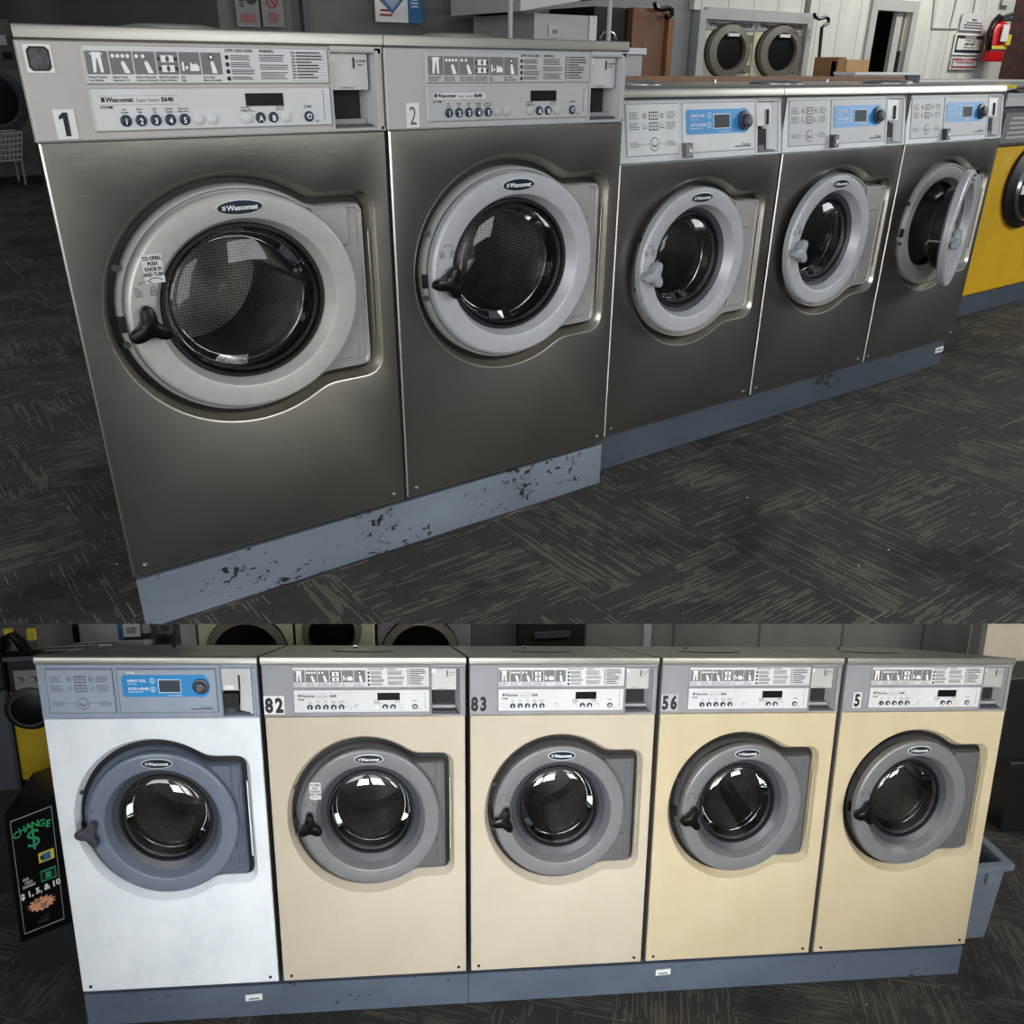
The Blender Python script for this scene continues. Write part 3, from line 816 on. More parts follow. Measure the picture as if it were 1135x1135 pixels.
for i, (xa, xb, lab, dr, mt, kn) in enumerate((
        (1.525, 2.2535, 'shorter stainless steel washer with grey knob, next to the tall washer with faded 2', dict(dx=-.039, dz=.0155, ang=.05, dy=-.035), dict(STEELB, token='side'), ('knob_grey', 1.15, .010)),
        (2.256, 2.9685, 'middle of the three shorter steel washers, grey knob, door slightly ajar', dict(dx=-.063, dz=.0138, ang=.05, dy=-.035), dict(STEELB, token='dark_grey'), ('knob_grey', 1.15, .010)),
        (2.971, 3.6761, 'shorter stainless steel washer with its round door swung wide open, far end of the row', dict(dx=-.03, dz=.0, ang=.36, dy=-.115, latch=True), dict(STEELB, token='dark_grey'), ('knob_grey', 1.57, .012)))):
    make_machine('washing_machine', lab, xa, -1.16422, xb - xa, H2, .030, .202, 'B', dict(DB, **dr), mt, rake=.0278, y0=.06, knob=kn, dome=(.36, .35, .1, .1, .016), drum_ph=.5 + i, strip_bg='label_grey' if i else 'label_white', group='steel washers in the row')

# plinths of the upper row
def clip(o, co, no):
    bm = bmesh.new(); bm.from_mesh(o.data)
    r = bmesh.ops.bisect_plane(bm, geom=bm.verts[:] + bm.edges[:] + bm.faces[:], plane_co=co, plane_no=no, clear_outer=True)
    ed = [e for e in bm.edges if e.is_boundary]
    if ed: bmesh.ops.holes_fill(bm, edges=ed)
    bm.to_mesh(o.data); bm.free()

e0, e1 = at(-500, 691.5, z=FLOOR_U), at(1700, 691.5, z=FLOOR_U)
g0, g1 = at(-500, 691.5, z=FLOOR_U - .06), at(1700, 691.5, z=FLOOR_U - .06)
pn = (e1 - e0).cross(g0 - e0).normalized()
if pn.z > 0: pn = -pn          # points away from the room, below the edge of the floor
pl = MB(); pl.bbox(-.0, .010, FLOOR_U, 1.48, .80, UB - .014, 'plinth', .006)
pl.xf(lambda x, y, z: (x + (max(0, (.006 + .29 * y) - x) if x < .1 else 0), y, z))
o = pl.build('machine_plinth', smooth=False); clip(o, e0, pn)
o['label'] = 'taller chipped blue-grey plinth under the two large steel washers'; o['category'] = 'plinth'; o['group'] = 'painted plinths under the steel row'; place(o)
pl = MB(); pl.bbox(1.50, .084, FLOOR_U, 3.66, .85, -1.172, 'plinth2', .006)
single(pl, 'machine_plinth', 'long scuffed blue-grey plinth under the three shorter steel washers', 'plinth', group='painted plinths under the steel row', smooth=False)
b = MB(); P = at(1047, 386, y=.08); x = P.x - .04; b.box(x - .03, .081, P.z - .012, x + .03, .085, P.z + .012, 'paper'); b.box(x - .025, .0805, P.z - .004, x + .02, .081, P.z + .003, 'ink_grey')
single(b, 'adhesive_label', 'small white adhesive label on the plinth below the washer with open door', 'label')

for xa, xb, y0_, za, zb_, n_ in ((.02, .73, .03, UB - .0135, UB - .0005, 'the nearest large steel washer'), (.76, 1.46, .03, UB - .0135, UB - .0005, 'the second large steel washer'), (1.56, 3.62, .11, -1.1715, -1.1647, 'the three shorter steel washers')):  # near-black strips that colour in the shadow gap above the plinths
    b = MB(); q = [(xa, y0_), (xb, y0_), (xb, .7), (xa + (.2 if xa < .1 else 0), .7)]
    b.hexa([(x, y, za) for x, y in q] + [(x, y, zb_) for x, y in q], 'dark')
    single(b, 'shadow_gap_strip', 'dark strip painting the shadow gap between the plinth and ' + n_, 'gap strip', smooth=False, group='shadow gap strips under the steel washers')

# ------------------------------------------------------------------ upper room
fl = MB()
fa, fb = at(-500, 691.5, z=FLOOR_U), at(1700, 691.5, z=FLOOR_U)
bk = ((16, 4.6), (8, 11.2), (-3.5, 11.2))
fl.loft([[tuple(g0), tuple(g1)] + [(x, y, FLOOR_U - .06) for x, y in bk], [tuple(fa), tuple(fb)] + [(x, y, FLOOR_U) for x, y in bk]], 'carpet', True, True)
struct(fl, 'floor')

YB = 3.5
def rect(px0, py0, px1, py1, y, low=False):
    m = (py0 + py1) / 2; n = (px0 + px1) / 2
    return at(px0, m, y, low=low).x, at(px1, m, y, low=low).x, at(n, py1, y, low=low).z, at(n, py0, y, low=low).z
def pbox(mb, px0, py0, px1, py1, y, th, mat, low=False, z0=None, z1=None):
    xa, xb, za, zb_ = rect(px0, py0, px1, py1, y, low)
    if z0 is not None: za = z0
    if z1 is not None: zb_ = z1
    mb.box(xa, y, za, xb, y + th, zb_, mat); return xa, xb, za, zb_
TOPZ = 1.3
b = MB(); xw = at(560, 20, YB).x; b.box(at(262, 20, YB).x, YB, FLOOR_U, xw, YB + .1, TOPZ, 'wall_dark'); b.box(at(262, 20, YB).x - .1, YB, FLOOR_U, at(262, 20, YB).x, 11, TOPZ, 'wall_dark'); b.box(-3.5, 11, FLOOR_U, at(262, 20, YB).x, 11.1, 2.3, 'wall_dark'); struct(b, 'wall_left')
xr0, xr1 = at(889, 40, YB).x, at(1117, 40, YB).x
dx0, dx1, dz0, dz1 = rect(964, 12, 1003, 84, YB)
b = MB(); b.box(xw, YB, FLOOR_U, at(769, 40, YB).x, YB + .1, TOPZ, 'wall_grey'); struct(b, 'wall_middle')
b = MB()
b.box(at(894, 40, YB).x, YB, FLOOR_U, dx0, YB + .1, TOPZ, 'wall_white'); b.box(at(768, 40, YB).x, YB + .55, FLOOR_U, at(894, 40, YB).x, YB + .6, TOPZ, 'wall_white'); b.box(dx0, YB, dz1, dx1, YB + .1, TOPZ, 'wall_white'); b.box(dx1, YB, FLOOR_U, xr1, YB + .1, TOPZ, 'wall_white')
struct(b, 'wall_back')
b = MB(); b.box(xr1, YB - .06, FLOOR_U, 15, YB + .1, TOPZ, 'brick'); struct(b, 'wall_right')
# doorway with dark room and a half-open inner door
b = MB(); t_ = .09
b.box(dx0 - t_, YB - .03, FLOOR_U, dx0, YB, dz1 + t_, 'cabinet_white'); b.box(dx1, YB - .03, FLOOR_U, dx1 + t_, YB, dz1 + t_, 'cabinet_white'); b.box(dx0, YB - .03, dz1, dx1, YB, dz1 + t_, 'cabinet_white')
b.box(dx0 - .2, YB + 1.2, FLOOR_U, dx1 + 1.5, YB + 1.25, TOPZ, 'dark'); b.box(dx1 + .9, YB + .1, FLOOR_U, dx1 + 1, YB + 1.2, TOPZ, 'dark'); b.box(dx0 - .3, YB + .1, FLOOR_U, dx0 - .2, YB + 1.2, TOPZ, 'dark')
dd = b; o = struct(b, 'door_1')
b = MB(); xm = dx0 + (dx1 - dx0) * .68
b.box(xm, YB + .02, FLOOR_U, xm + .10, YB + .06, dz1, 'cabinet_white'); b.box(xm + .16, YB + .03, FLOOR_U, xm + .24, YB + .07, dz1, 'wall_cream'); b.box(xm + .3, YB + .05, FLOOR_U, dx1, YB + .08, dz1, 'cabinet_white')
b.tube([(xm + .13, YB + .02, z) for z in (-.2, .1)], .02, 'dark_screw')
single(b, 'door_leaf', 'narrow white inner door leaf standing open in the dark doorway', 'door')

# things on the upper back wall
def sheet(name, label, cat, px, y, mat, fn=None, th=.012, group=None):
    b = MB(); xa, xb, za, zb_ = pbox(b, *px, y, th, mat)
    if fn: fn(b, xa, xb, za, zb_, y - .002)
    return single(b, name, label, cat, group=group, smooth=False)
def tx(b, s, x, z, size, mat, y, bold=.02, al='CENTER', sx=1.25): b.text(s, x, z, size, mat, y, bold, al, sx)
def lines(b, xa, xb, za, zb_, y, n, mat, seed=1):
    r = random.Random(seed)
    for i in range(n):
        z = zb_ - (zb_ - za) * (i + .5) / n; w = (xb - xa) * r.uniform(.7, 1)
        b.box((xa + xb - w) / 2, y - .001, z, (xa + xb + w) / 2, y, z + (zb_ - za) / n * .45, mat)
def nosmoke(b, xa, xb, za, zb_, y):
    cx, cz = (xa + xb) / 2, za + (zb_ - za) * .68; r = (xb - xa) * .26
    for k in range(24):
        a, c = 2 * PI * k / 24, 2 * PI * (k + 1) / 24
        b.prism([(cx + r * math.cos(a), cz + r * math.sin(a)), (cx + r * math.cos(c), cz + r * math.sin(c)), (cx + r * .8 * math.cos(c), cz + r * .8 * math.sin(c)), (cx + r * .8 * math.cos(a), cz + r * .8 * math.sin(a))], y - .002, y, 'ink_red')
    b.prism([(cx - r * .75, cz + r * .6), (cx - r * .6, cz + r * .75), (cx + r * .75, cz - r * .6), (cx + r * .6, cz - r * .75)], y - .003, y, 'ink_red')
    lines(b, xa + .03, xb - .03, za + .02, za + (zb_ - za) * .38, y, 5, 'ink_red')
sheet('notice_board', 'brown-grey notice sheet with round pictograms on the dark wall behind washer 1', 'sign', (261, -12, 287, 30), YB - .03, 'pict_grey',
      lambda b, xa, xb, za, zb_, y: (b.disc((xa * .3 + xb * .7), za + (zb_ - za) * .8, .035, .035, y - .002, y, 'ink', 16), lines(b, xa + .02, xb - .08, za + (zb_ - za) * .5, zb_, y, 7, 'ink', 3), lines(b, xa + .02, xb - .02, za + .02, za + (zb_ - za) * .35, y, 4, 'ink_red', 5)))
sheet('no_smoking_sign', 'grey sheet with a red no-smoking circle on the dark wall', 'sign', (290, -12, 314, 30), YB - .03, 'pict_grey', nosmoke)
b = MB(); pbox(b, 335, -60, 339, 60, YB - .06, .05, 'dark_grey'); single(b, 'wall_batten', 'thin dark vertical batten on the dark wall beside the no-smoking sign', 'batten', smooth=False)
def iron(b, xa, xb, za, zb_, y):
    xs = xa + (xb - xa) * .68
    b.box(xs, y - .002, za, xb, y, zb_, 'poster_blue'); lines(b, xs + .02, xb - .03, za + (zb_ - za) * .4, zb_, y - .002, 6, 'label_white', 2)
    cx = xa + (xs - xa) * .55
    b.prism([(cx - .07, zb_ - .02), (cx - .09, za + (zb_ - za) * .6), (cx - .01, za + (zb_ - za) * .25), (cx + .09, za + (zb_ - za) * .75), (cx + .1, zb_ - .02)], y - .003, y, 'poster_blue')
    b.prism([(cx - .05, zb_ - .02), (cx - .06, za + (zb_ - za) * .62), (cx - .01, za + (zb_ - za) * .35), (cx + .06, za + (zb_ - za) * .75), (cx + .07, zb_ - .02)], y - .004, y, 'label_blue')
    lines(b, xa + .02, xa + .12, za + .02, za + .07, y, 2, 'ink_red', 3)
sheet('poster', 'blue and white poster with a pointed blue shape, above the two large steel washers', 'poster', (416, -14, 468, 25), YB - .04, 'paper', iron)
b = MB()
xa, xb, za, zb_ = rect(535, -20, 562, 60, YB - .05)
n = 14; fr = [(xa + (xb - xa) * k / n, YB - .06 + .03 * math.sin(k * 2.2)) for k in range(n + 1)]
b.loft([[(x, y, FLOOR_U + .1) for x, y in fr] + [(x, y + .03, FLOOR_U + .1) for x, y in fr[::-1]], [(x, y, 1.25) for x, y in fr] + [(x, y + .03, 1.25) for x, y in fr[::-1]]], 'curtain', True, True)
single(b, 'curtain', 'dark violet hanging cloth behind the second large steel washer', 'curtain')
# white pole pair
for i, (px, lab) in enumerate(((565.5, 'left of the two thin white poles rising behind the second large steel washer'), (674.5, 'right of the two thin white poles rising behind the second large steel washer'))):
    P = at(px, 38, y=1.62); b = MB(); b.tube([(0, 0, 0), (0, 0, 2.55)], .011, 'cabinet_white', 10); b.disc(0, 0, .02, .02, -.02, .02, 'cabinet_white', 10)
    b.tube([(0, 0, 0), (0, 0, .02)], .05, 'dark_grey', 12)
    single(b, 'metal_pole', lab, 'pole', (P.x, 1.62, FLOOR_U), group='white poles behind the steel row')
# white cabinet with sloping hood
t = thing('storage_cabinet', 'off-white cabinet with a sloping hood behind the second large steel washer', 'cabinet', (0, 0, 0))
b = MB(); xa, xb, za, zb_ = rect(592, 16, 652, 60, YB - .7); b.box(xa, YB - .7, FLOOR_U, xb, YB - .05, zb_, 'cabinet_white'); b.build('body', t, smooth=False)
x2, x3, _, _ = rect(657, 16, 660, 60, YB - .7)
b = MB(); b.box(xb - .0, YB - .71, FLOOR_U, x3, YB - .69, zb_, 'label_white'); b.build('edge_strip', t, smooth=False)
b = MB(); xh0, xh1, zh0, zh1 = rect(577, -16, 694, 11, YB - .85)
b.hexa([(xh0, YB - .85, zh0 - .02), (xh0 + (xh1 - xh0) * .55, YB - .85, zh0 + .05), (xh0 + (xh1 - xh0) * .55, YB - .12, zh0 + .05), (xh0, YB - .12, zh0 - .02), (xh0, YB - .85, zh1), (xh0 + (xh1 - xh0) * .55, YB - .85, zh1), (xh0 + (xh1 - xh0) * .55, YB - .12, zh1), (xh0, YB - .12, zh1)], 'label_grey')
b.box(xh0 + (xh1 - xh0) * .55, YB - .8, zh0 + .08, xh1, YB, zh1, 'cabinet_white'); b.build('hood', t, smooth=False)
b = MB(); xa, xb, za, zb_ = rect(608, 27, 622, 41, YB - .705); b.box(xa, YB - .706, za, xb, YB - .70, zb_, 'label_grey'); b.box(xa + .03, YB - .708, za + .04, xb - .03, YB - .705, zb_ - .05, 'pict_grey'); b.build('label_plate', t, smooth=False)
# shade of the dark gap put into a solid black block, with a chrome loop
b = MB(); xa, xb, za, zb_ = rect(658, 8, 700, 60, YB - .5); b.box(xa, YB - .5, FLOOR_U, xb, YB - .03, zb_, 'dark'); single(b, 'dark_block', 'solid black block for the dark opening left of the brown wooden door', 'locker', smooth=False)
b = MB(); b.tube([tuple(at(*p, y=YB - .6)) for p in ((664, 44), (668, 37), (675, 35), (680, 38), (682, 44))], .012, 'chrome'); single(b, 'chrome_hoop', 'small chrome hoop in front of the black block', 'hoop')
# brown wooden door leaf
t = thing('wooden_door', 'brown wooden door standing open behind the steel washers', 'door')
b = MB(); xa, xb, za, zb_ = rect(700, 8, 740, 84, YB - .55); b.box(xa, YB - .55, FLOOR_U, xb, YB - .5, at(700, 8, YB - .55).z, 'door_wood'); b.build('leaf', t, smooth=False)
x4, x5, _, z5 = rect(737, 20, 743, 84, YB - .56); b = MB(); b.box(x4, YB - .58, FLOOR_U, x5, YB - .54, z5, 'brown_wood'); b.build('edge_board', t, smooth=False)
b = MB(); b.tube([tuple(at(*p, y=YB - .6)) for p in ((725.5, 3), (727, 8), (731, 10), (741, 9), (745, 11), (745, 16), (741, 19), (738, 18))], .016, 'black', 8)
single(b, 'black_hook', 'black bent hook hanging over the brown wooden door', 'hook')
b = MB(); b.tube([tuple(at(*p, y=YB - .2)) for p in ((902.5, 15), (903.5, 19), (908, 21), (915, 19), (918.5, 21), (918, 26), (914, 28), (911, 30), (906, 84))], .014, 'black', 8)
single(b, 'black_hook', 'long black hooked rod against the white wall right of the dryers', 'hook')
# white boxy unit near pole
b = MB(); xa, xb, za, zb_ = rect(690, 53, 713, 84, 1.9); b.bbox(xa, 1.9, FLOOR_U, xb, 2.4, zb_ - .03, 'cabinet_white', .01); b.box(xa - .01, 1.89, zb_ - .03, xb + .01, 2.41, zb_, 'label_white')
single(b, 'white_cabinet', 'low white cabinet corner beside the second large steel washer', 'cabinet', smooth=False)
# dryer bank
t = thing('dryer_surround', 'white boarded surround framing the two stacked-wall dryers', 'panel')
YD = YB - .05
b = MB(); xa, xb, za, zb_ = rect(770, -18, 893, 14, YD); b.box(xa, YD, za, xb, YB, 1.25, 'wall_white'); b.build('upper_panel', t, smooth=False)
b = MB(); xl0, xl1, _, _ = rect(770, 20, 777, 84, YD); b.box(xl0, YD - .03, FLOOR_U, xl1, YB, za, 'cabinet_white'); b.build('left_post', t, smooth=False)
b = MB(); xr_0, xr_1, _, _ = rect(889, 20, 895, 84, YD); b.box(xr_0, YD - .03, FLOOR_U, xr_1, YB, za + .02, 'cabinet_white'); b.build('right_post', t, smooth=False)
b = MB(); b.box(xl1, YD - .03, za - .06, xr_0, YD + .015, za + .02, 'cabinet_white'); b.build('head_rail', t, smooth=False)
YE = YD + .02
for i, (p0, p1, lab) in enumerate(((778, 834, 'left cream dryer with a dark oval window in the white surround'), (834.5, 888.5, 'right cream dryer with a dark oval window in the white surround'))):
    xa, xb, _, zt = rect(p0, 19.5 + i * 2.5, p1, 84, YE); w = xb - xa
    t = thing('tumble_dryer', lab, 'dryer', (xa, YE, FLOOR_U), 0, 'dryers in the white surround')
    zt = zt - FLOOR_U
    b = MB(); b.bbox(.004, 0, 0, w - .004, .42, zt, 'cream_dryer', .006); b.build('body', t, smooth=False)
    b = MB(); b.box(.01, -.01, zt - .085, w - .01, 0, zt - .005, 'frame_grey'); b.text('Wascomat', .05, zt - .065, .05, 'ink', -.012, .03, sx=1.3); b.text('TD30x30', w - .04, zt - .065, .05, 'ink', -.012, .03, 'RIGHT', 1.3); b.build('name_strip', t, smooth=False)
    c = at(p0 + 26.5, 57 + i * 1.2, YE); cxx, czz = c.x - xa, c.z - FLOOR_U
    rx = (at(p0 + 49, 57, YE).x - at(p0 + 3, 57, YE).x) / 2; rz = (at(p0 + 26, 27, YE).z - at(p0 + 26, 87, YE).z) / 2
    b = MB(); b.loft([ell(cxx, czz, rx * 1.03, rz * 1.03, 0), ell(cxx, czz, rx * 1.03, rz * 1.03, -.01)], 'black', True)
    b.loft([ell(cxx, czz, rx, rz, -.01), ell(cxx, czz, rx * .98, rz * .98, -.05), ell(cxx, czz, rx * .7, rz * .72, -.06), ell(cxx, czz, rx * .66, rz * .68, -.03)], 'taupe')
    b.bbox(cxx + rx * .8, -.03, czz + rz * .28, w - .04, 0, czz + rz * .62, 'taupe', .004); b.bbox(cxx + rx * .8, -.03, czz - rz * .8, w - .04, 0, czz - rz * .5, 'taupe', .004)
    d = b.build('door', t)
    b = MB(); b.loft([ell(cxx, czz, rx * .68, rz * .70, -.035), ell(cxx, czz, rx * .4, rz * .42, -.04)], 'badge' if 0 else 'display', True); b.build('window', d)
    b = MB(); b.box(cxx - .06, -.065, czz + rz * .55, cxx + .07, -.05, czz + rz * .66, 'paper'); b.build('window_label', d, smooth=False)
# wooden board along the backs
b = MB(); xa, xb, za, zb_ = rect(694, 84, 1003, 94, .95); b.box(1.70, .95, -.2, xb, 1.02, at(850, 84.5, .95).z, 'brown_wood')
single(b, 'wooden_board', 'long brown wooden board behind the tops of the shorter steel washers', 'board', smooth=False)
t = thing('cardboard_box', 'open cardboard box on the wooden board right of the dryers', 'box')
b = MB(); xa, xb, za, zb_ = rect(938, 66, 963, 82, 1.2); b.box(xa, 1.2, za - .05, xb, 1.35, zb_, 'cardboard'); b.build('front_face', t, smooth=False)
x6, x7, _, _ = rect(928.5, 65, 936.5, 82, 1.2); b = MB(); b.box(x6, 1.2, za - .05, x7, 1.35, zb_ + .01, 'cardboard_dark'); b.build('side_flap', t, smooth=False)
b = MB(); b.box(x6, 1.21, za - .05, xb, 1.24, zb_ - .01, 'cardboard_dark'); b.build('inner_face', t, smooth=False)
b = MB(); xa, xb, za, zb_ = rect(940, 80, 1011, 86, 1.1); b.box(xa, 1.06, zb_ - .012, xb, 1.19, zb_, 'paper'); b.box(xa, 1.07, zb_ - .03, xb, 1.18, zb_ - .012, 'label_grey'); b.box(xb - .12, 1.05, zb_ - .07, xb, 1.07, zb_ - .012, 'dark_grey')
single(b, 'white_tray', 'flat white tray lying in front of the dark doorway', 'tray', smooth=False)
b = MB(); b.box(1.95, 1.03, FLOOR_U, 4.2, 1.5, -.20, 'side'); single(b, 'service_duct', 'grey service duct running behind the shorter steel washers under the wooden board', 'duct', smooth=False)

# signs right
def s_plain(b, xa, xb, za, zb_, y):
    h = zb_ - za; c = (xa + xb) / 2
    tx(b, 'Please', c, zb_ - h * .42, h * .2, 'ink', y - .001); lines(b, xa + .04, xb - .04, za + h * .05, za + h * .5, y, 3, 'ink_grey')
sheet('please_sign', 'white Please notice, topmost of the three signs beside the extinguisher', 'sign', (1066, 15, 1093, 34), YB - .03, 'label_white', s_plain, group='signs beside the extinguisher')
def s_blue(b, xa, xb, za, zb_, y):
    h = zb_ - za; c = (xa + xb) / 2
    b.box(xa + .02, y - .001, za + .02, xb - .02, y, zb_ - .02, 'ink_navy'); b.box(xa + .045, y - .002, za + .045, xb - .045, y, zb_ - .045, 'paper')
    b.box(xa + .06, y - .003, zb_ - h * .24, xb - .06, y, zb_ - .05, 'ink_navy')
    y -= .004
    tx(b, 'For Best Results', c, zb_ - h * .21, h * .13, 'paper', y); tx(b, 'We Suggest Using', c, zb_ - h * .36, h * .11, 'ink', y); tx(b, 'LESS SOAP', c, zb_ - h * .55, h * .17, 'ink', y, .04)
    tx(b, 'With These Washers', c, zb_ - h * .68, h * .10, 'ink', y); tx(b, 'Try 1/2 of What You', c, zb_ - h * .80, h * .10, 'ink', y); tx(b, 'Would Normally Use', c, zb_ - h * .91, h * .10, 'ink', y)
sheet('less_soap_sign', 'blue-bordered LESS SOAP sign, middle of the three signs beside the extinguisher', 'sign', (1058, 37, 1090, 61), YB - .03, 'paper', s_blue, group='signs beside the extinguisher')
def s_red(b, xa, xb, za, zb_, y):
    h = zb_ - za
    b.box(xa + .015, y - .001, za + .015, xb - .015, y, zb_ - .015, 'ink_red'); b.box(xa + .03, y - .002, za + .03, xb - .03, y, zb_ - h * .28, 'label_white')
    tx(b, 'For Best Results', (xa + xb) / 2, zb_ - h * .22, h * .17, 'label_white', y - .003); lines(b, xa + .06, xb - .06, za + .05, zb_ - h * .33, y - .002, 4, 'ink_red', 6)
sheet('red_notice', 'red-bordered notice, lowest of the three signs beside the extinguisher', 'sign', (1054, 63, 1084, 77), YB - .03, 'label_white', s_red, group='signs beside the extinguisher')
sheet('fire_arrow_sign', 'small sign with a red downward triangle above the extinguisher', 'sign', (1113, -8, 1122, 6), YB - .05, 'label_white',
      lambda b, xa, xb, za, zb_, y: b.prism([(xa + .03, zb_ - .08), (xb - .03, zb_ - .08), ((xa + xb) / 2, za + .03)][::-1], y - .003, y, 'red'))
# thin conduit lines on the white board
b = MB()
for p in (((1037, -6), (1033, 31)), ((1033, 31), (1062, 31.5)), ((1082, -5), (1079, 14)), ((1062, -5), (1053, 31))):
    b.tube([tuple(at(*q, y=YB - .012)) for q in p], .008, 'label_grey', 6)
single(b, 'wall_seam_strips', 'thin pale seam strips on the white wall above the doorway signs', 'trim')
# fire extinguisher
P0, P1 = at(1101.5, 68.5, YB - .16), at(1108, 24, YB - .16)
h = P1.z - P0.z; r = (at(1110.5, 55, YB - .16).x - at(1093.5, 55, YB - .16).x) / 2
t = thing('fire_extinguisher', 'red fire extinguisher with black hose hanging on the white wall', 'fire extinguisher', ((P0.x + P1.x) / 2, YB - .16, P0.z))
cyl = lambda R, z, n=28: [(R * math.cos(2 * PI * k / n), R * .55 * math.sin(2 * PI * k / n), z) for k in range(n)]
b = MB(); b.loft([cyl(r * .9, 0), cyl(r, .02), cyl(r, h * .84), cyl(r * .85, h * .93), cyl(r * .35, h * .99), cyl(r * .3, h * 1.02)], 'red', True, True); b.build('cylinder', t)
b = MB(); b.loft([cyl(r * 1.02, h * .27), cyl(r * 1.02, h * .32)], 'dark_grey'); b.loft([cyl(r * 1.03, h * .32), cyl(r * 1.03, h * .40)], 'yellow_tag'); b.build('label_band', t)
b = MB(); b.box(-r * .75, -r * .68, h * .5, r * .0, -r * .6, h * .92, 'paper'); b.box(r * .0, -r * .66, h * .42, r * .55, -r * .58, h * .68, 'yellow_tag'); b.build('inspection_tag', t, smooth=False)
b = MB(); b.box(-r * .3, -.02, h * 1.0, r * .3, .02, h * 1.07, 'dark_grey'); b.tube([(-r * .3, 0, h * 1.05), (r * 1.3, 0, h * 1.08)], .02, 'dark_grey'); b.tube([(-r * .3, 0, h * 1.08), (r * 1.2, 0, h * 1.2)], .018, 'dark_grey'); b.build('handle', t)
b = MB(); b.tube([(-r * .1, 0, h * 1.05), (-r * .7, -.02, h * 1.1), (-r * 1.3, -.03, h * .95), (-r * 1.5, -.03, h * .75), (-r * 1.35, -.03, h * .45), (-r * 1.2, -.03, h * .3)], .03, 'black', 10); b.build('hose', t)

# far left: dark dryers, wire cart
t = thing('tumble_dryer', 'dark grey front-loader at the left edge behind washer 1', 'dryer', (0, 0, 0))
YL = 9.9
b = MB(); xa, xb, za, zb_ = rect(-120, 22, 33, 150, YL); zt_ = at(20, 22, YL).z; b.bbox(xa, YL, at(20, 196, YL).z, xb - .02, YL + .8, zt_, 'wall_dark', .01); b.build('body', t, smooth=False)
xx, x_, z_, z9 = rect(-40, 40, 30, 76, YL); b = MB(); b.box(xx, YL - .01, z_, x_ - .02, YL, z9, 'dark_grey'); b.box(at(0, 50, YL).x, YL - .015, at(4, 50, YL).z, at(8, 50, YL).x, YL - .01, at(4, 39, YL).z, 'label_grey'); b.box(at(3, 63, YL).x, YL - .015, at(8, 66, YL).z, at(14, 63, YL).x, YL - .01, at(8, 58, YL).z, 'display'); b.build('control_panel', t, smooth=False)
c = at(-6, 112, YL); b = MB(); R = at(30, 112, YL).x - at(-6, 112, YL).x
b.loft([ell(c.x, c.z, R, R, YL), ell(c.x, c.z, R * .98, R * .98, YL - .04), ell(c.x, c.z, R * .8, R * .8, YL - .05), ell(c.x, c.z, R * .72, R * .72, YL - .02)], 'dark_grey'); d = b.build('door', t)
b = MB(); b.loft([ell(c.x, c.z, R * .74, R * .74, YL - .02), ell(c.x, c.z, R * .4, R * .4, YL - .03)], 'display', True); b.build('window', d)
b = MB(); zc_ = at(20, 196, YL).z; b.box(xa, YL + .02, FLOOR_U, xb - .04, YL + .8, zc_, 'dark'); b.build('base', t, smooth=False)
t = thing('wire_cart', 'wire laundry cart in the dark left of washer 1', 'cart', (0, 0, 0))
YC = 9.3
Q = lambda px, py, dy=0: tuple(at(px, py, y=YC) + Vector((0, dy, 0)))
b = MB()
for k in range(6):
    p, q = Vector(Q(-12, 150 + k * 6)), Vector(Q(24, 147 + k * 6))
    b.tube([p, q, q + Vector((0, .4, 0)), p + Vector((0, .4, 0)), p], .012, 'frame_grey', 6)
for k in range(9):
    p = Vector(Q(-12, 150)).lerp(Vector(Q(24, 147)), k / 8); q = Vector(Q(-12, 180)).lerp(Vector(Q(24, 177)), k / 8); b.tube([p, q], .008, 'frame_grey', 6)
b.build('basket', t)
for p, q, w in (((24, 177), (27, 197), 0), ((-10, 180), (-8, 200), 0), ((24, 177), (27, 197), .4), ((-10, 180), (-8, 200), .4)):
    b = MB(); a_ = Vector(Q(*p, w)); c_ = Vector(Q(*q, w)); c_.z = FLOOR_U + .05; b.tube([a_, c_], .012, 'frame_grey', 8); l = b.build('leg', t)
    b = MB(); b.loft([ell(c_.x, FLOOR_U + .03, .03, .03, c_.y - .012, 16), ell(c_.x, FLOOR_U + .03, .03, .03, c_.y + .012, 16)], 'rubber', True, True); b.build('caster', l)

# right: yellow washer on its own plinth, machine row behind
def round_front(t, cx, cz, R, y0_, outer, inner, lab=True, k=1.0):
    Y = lambda v: y0_ - v * k
    b = MB(); b.loft([ell(cx, cz, R, R * .93, Y(0)), ell(cx, cz, R, R * .93, Y(.02)), ell(cx, cz, R * .8, R * .75, Y(.045)), ell(cx, cz, R * .74, R * .69, Y(.02))], outer); d = b.build('door', t)
    b = MB(); b.loft([ell(cx, cz, R * .80, R * .75, Y(.044)), ell(cx, cz, R * .76, R * .71, Y(.06)), ell(cx, cz, R * .70, R * .655, Y(.045))], 'chrome' if lab else 'dark_grey'); b.build('chrome_ring' if lab else 'door_rim', d)
    b = MB(); b.loft([ell(cx, cz, R * .75, R * .7, Y(.02)), ell(cx, cz, R * .4, R * .37, Y(.045)), ell(cx, cz, R * .1, R * .1, Y(.05))], inner, True); b.build('window', d)
    if lab: b = MB(); b.box(cx - R * .72, Y(.066), cz - R * .12, cx - R * .2, Y(.062), cz + R * .08, 'paper'); b.build('door_label', d, smooth=False)
YY = .49
xl = at(1066, 330, YY).x; zl = at(1066, 330, YY).z
x_l = 4.35
t = thing('washing_machine', 'bright yellow front-loading washer at the right edge beyond the steel row', 'washing machine', (0, 0, 0))
zt_ = at(1110, 164, YY).z; zc0 = at(1120, 118, YY).z
b = MB(); b.bbox(x_l, YY, zl, 5.6, YY + .8, zt_, 'yellow', .01); b.build('body', t, smooth=False)
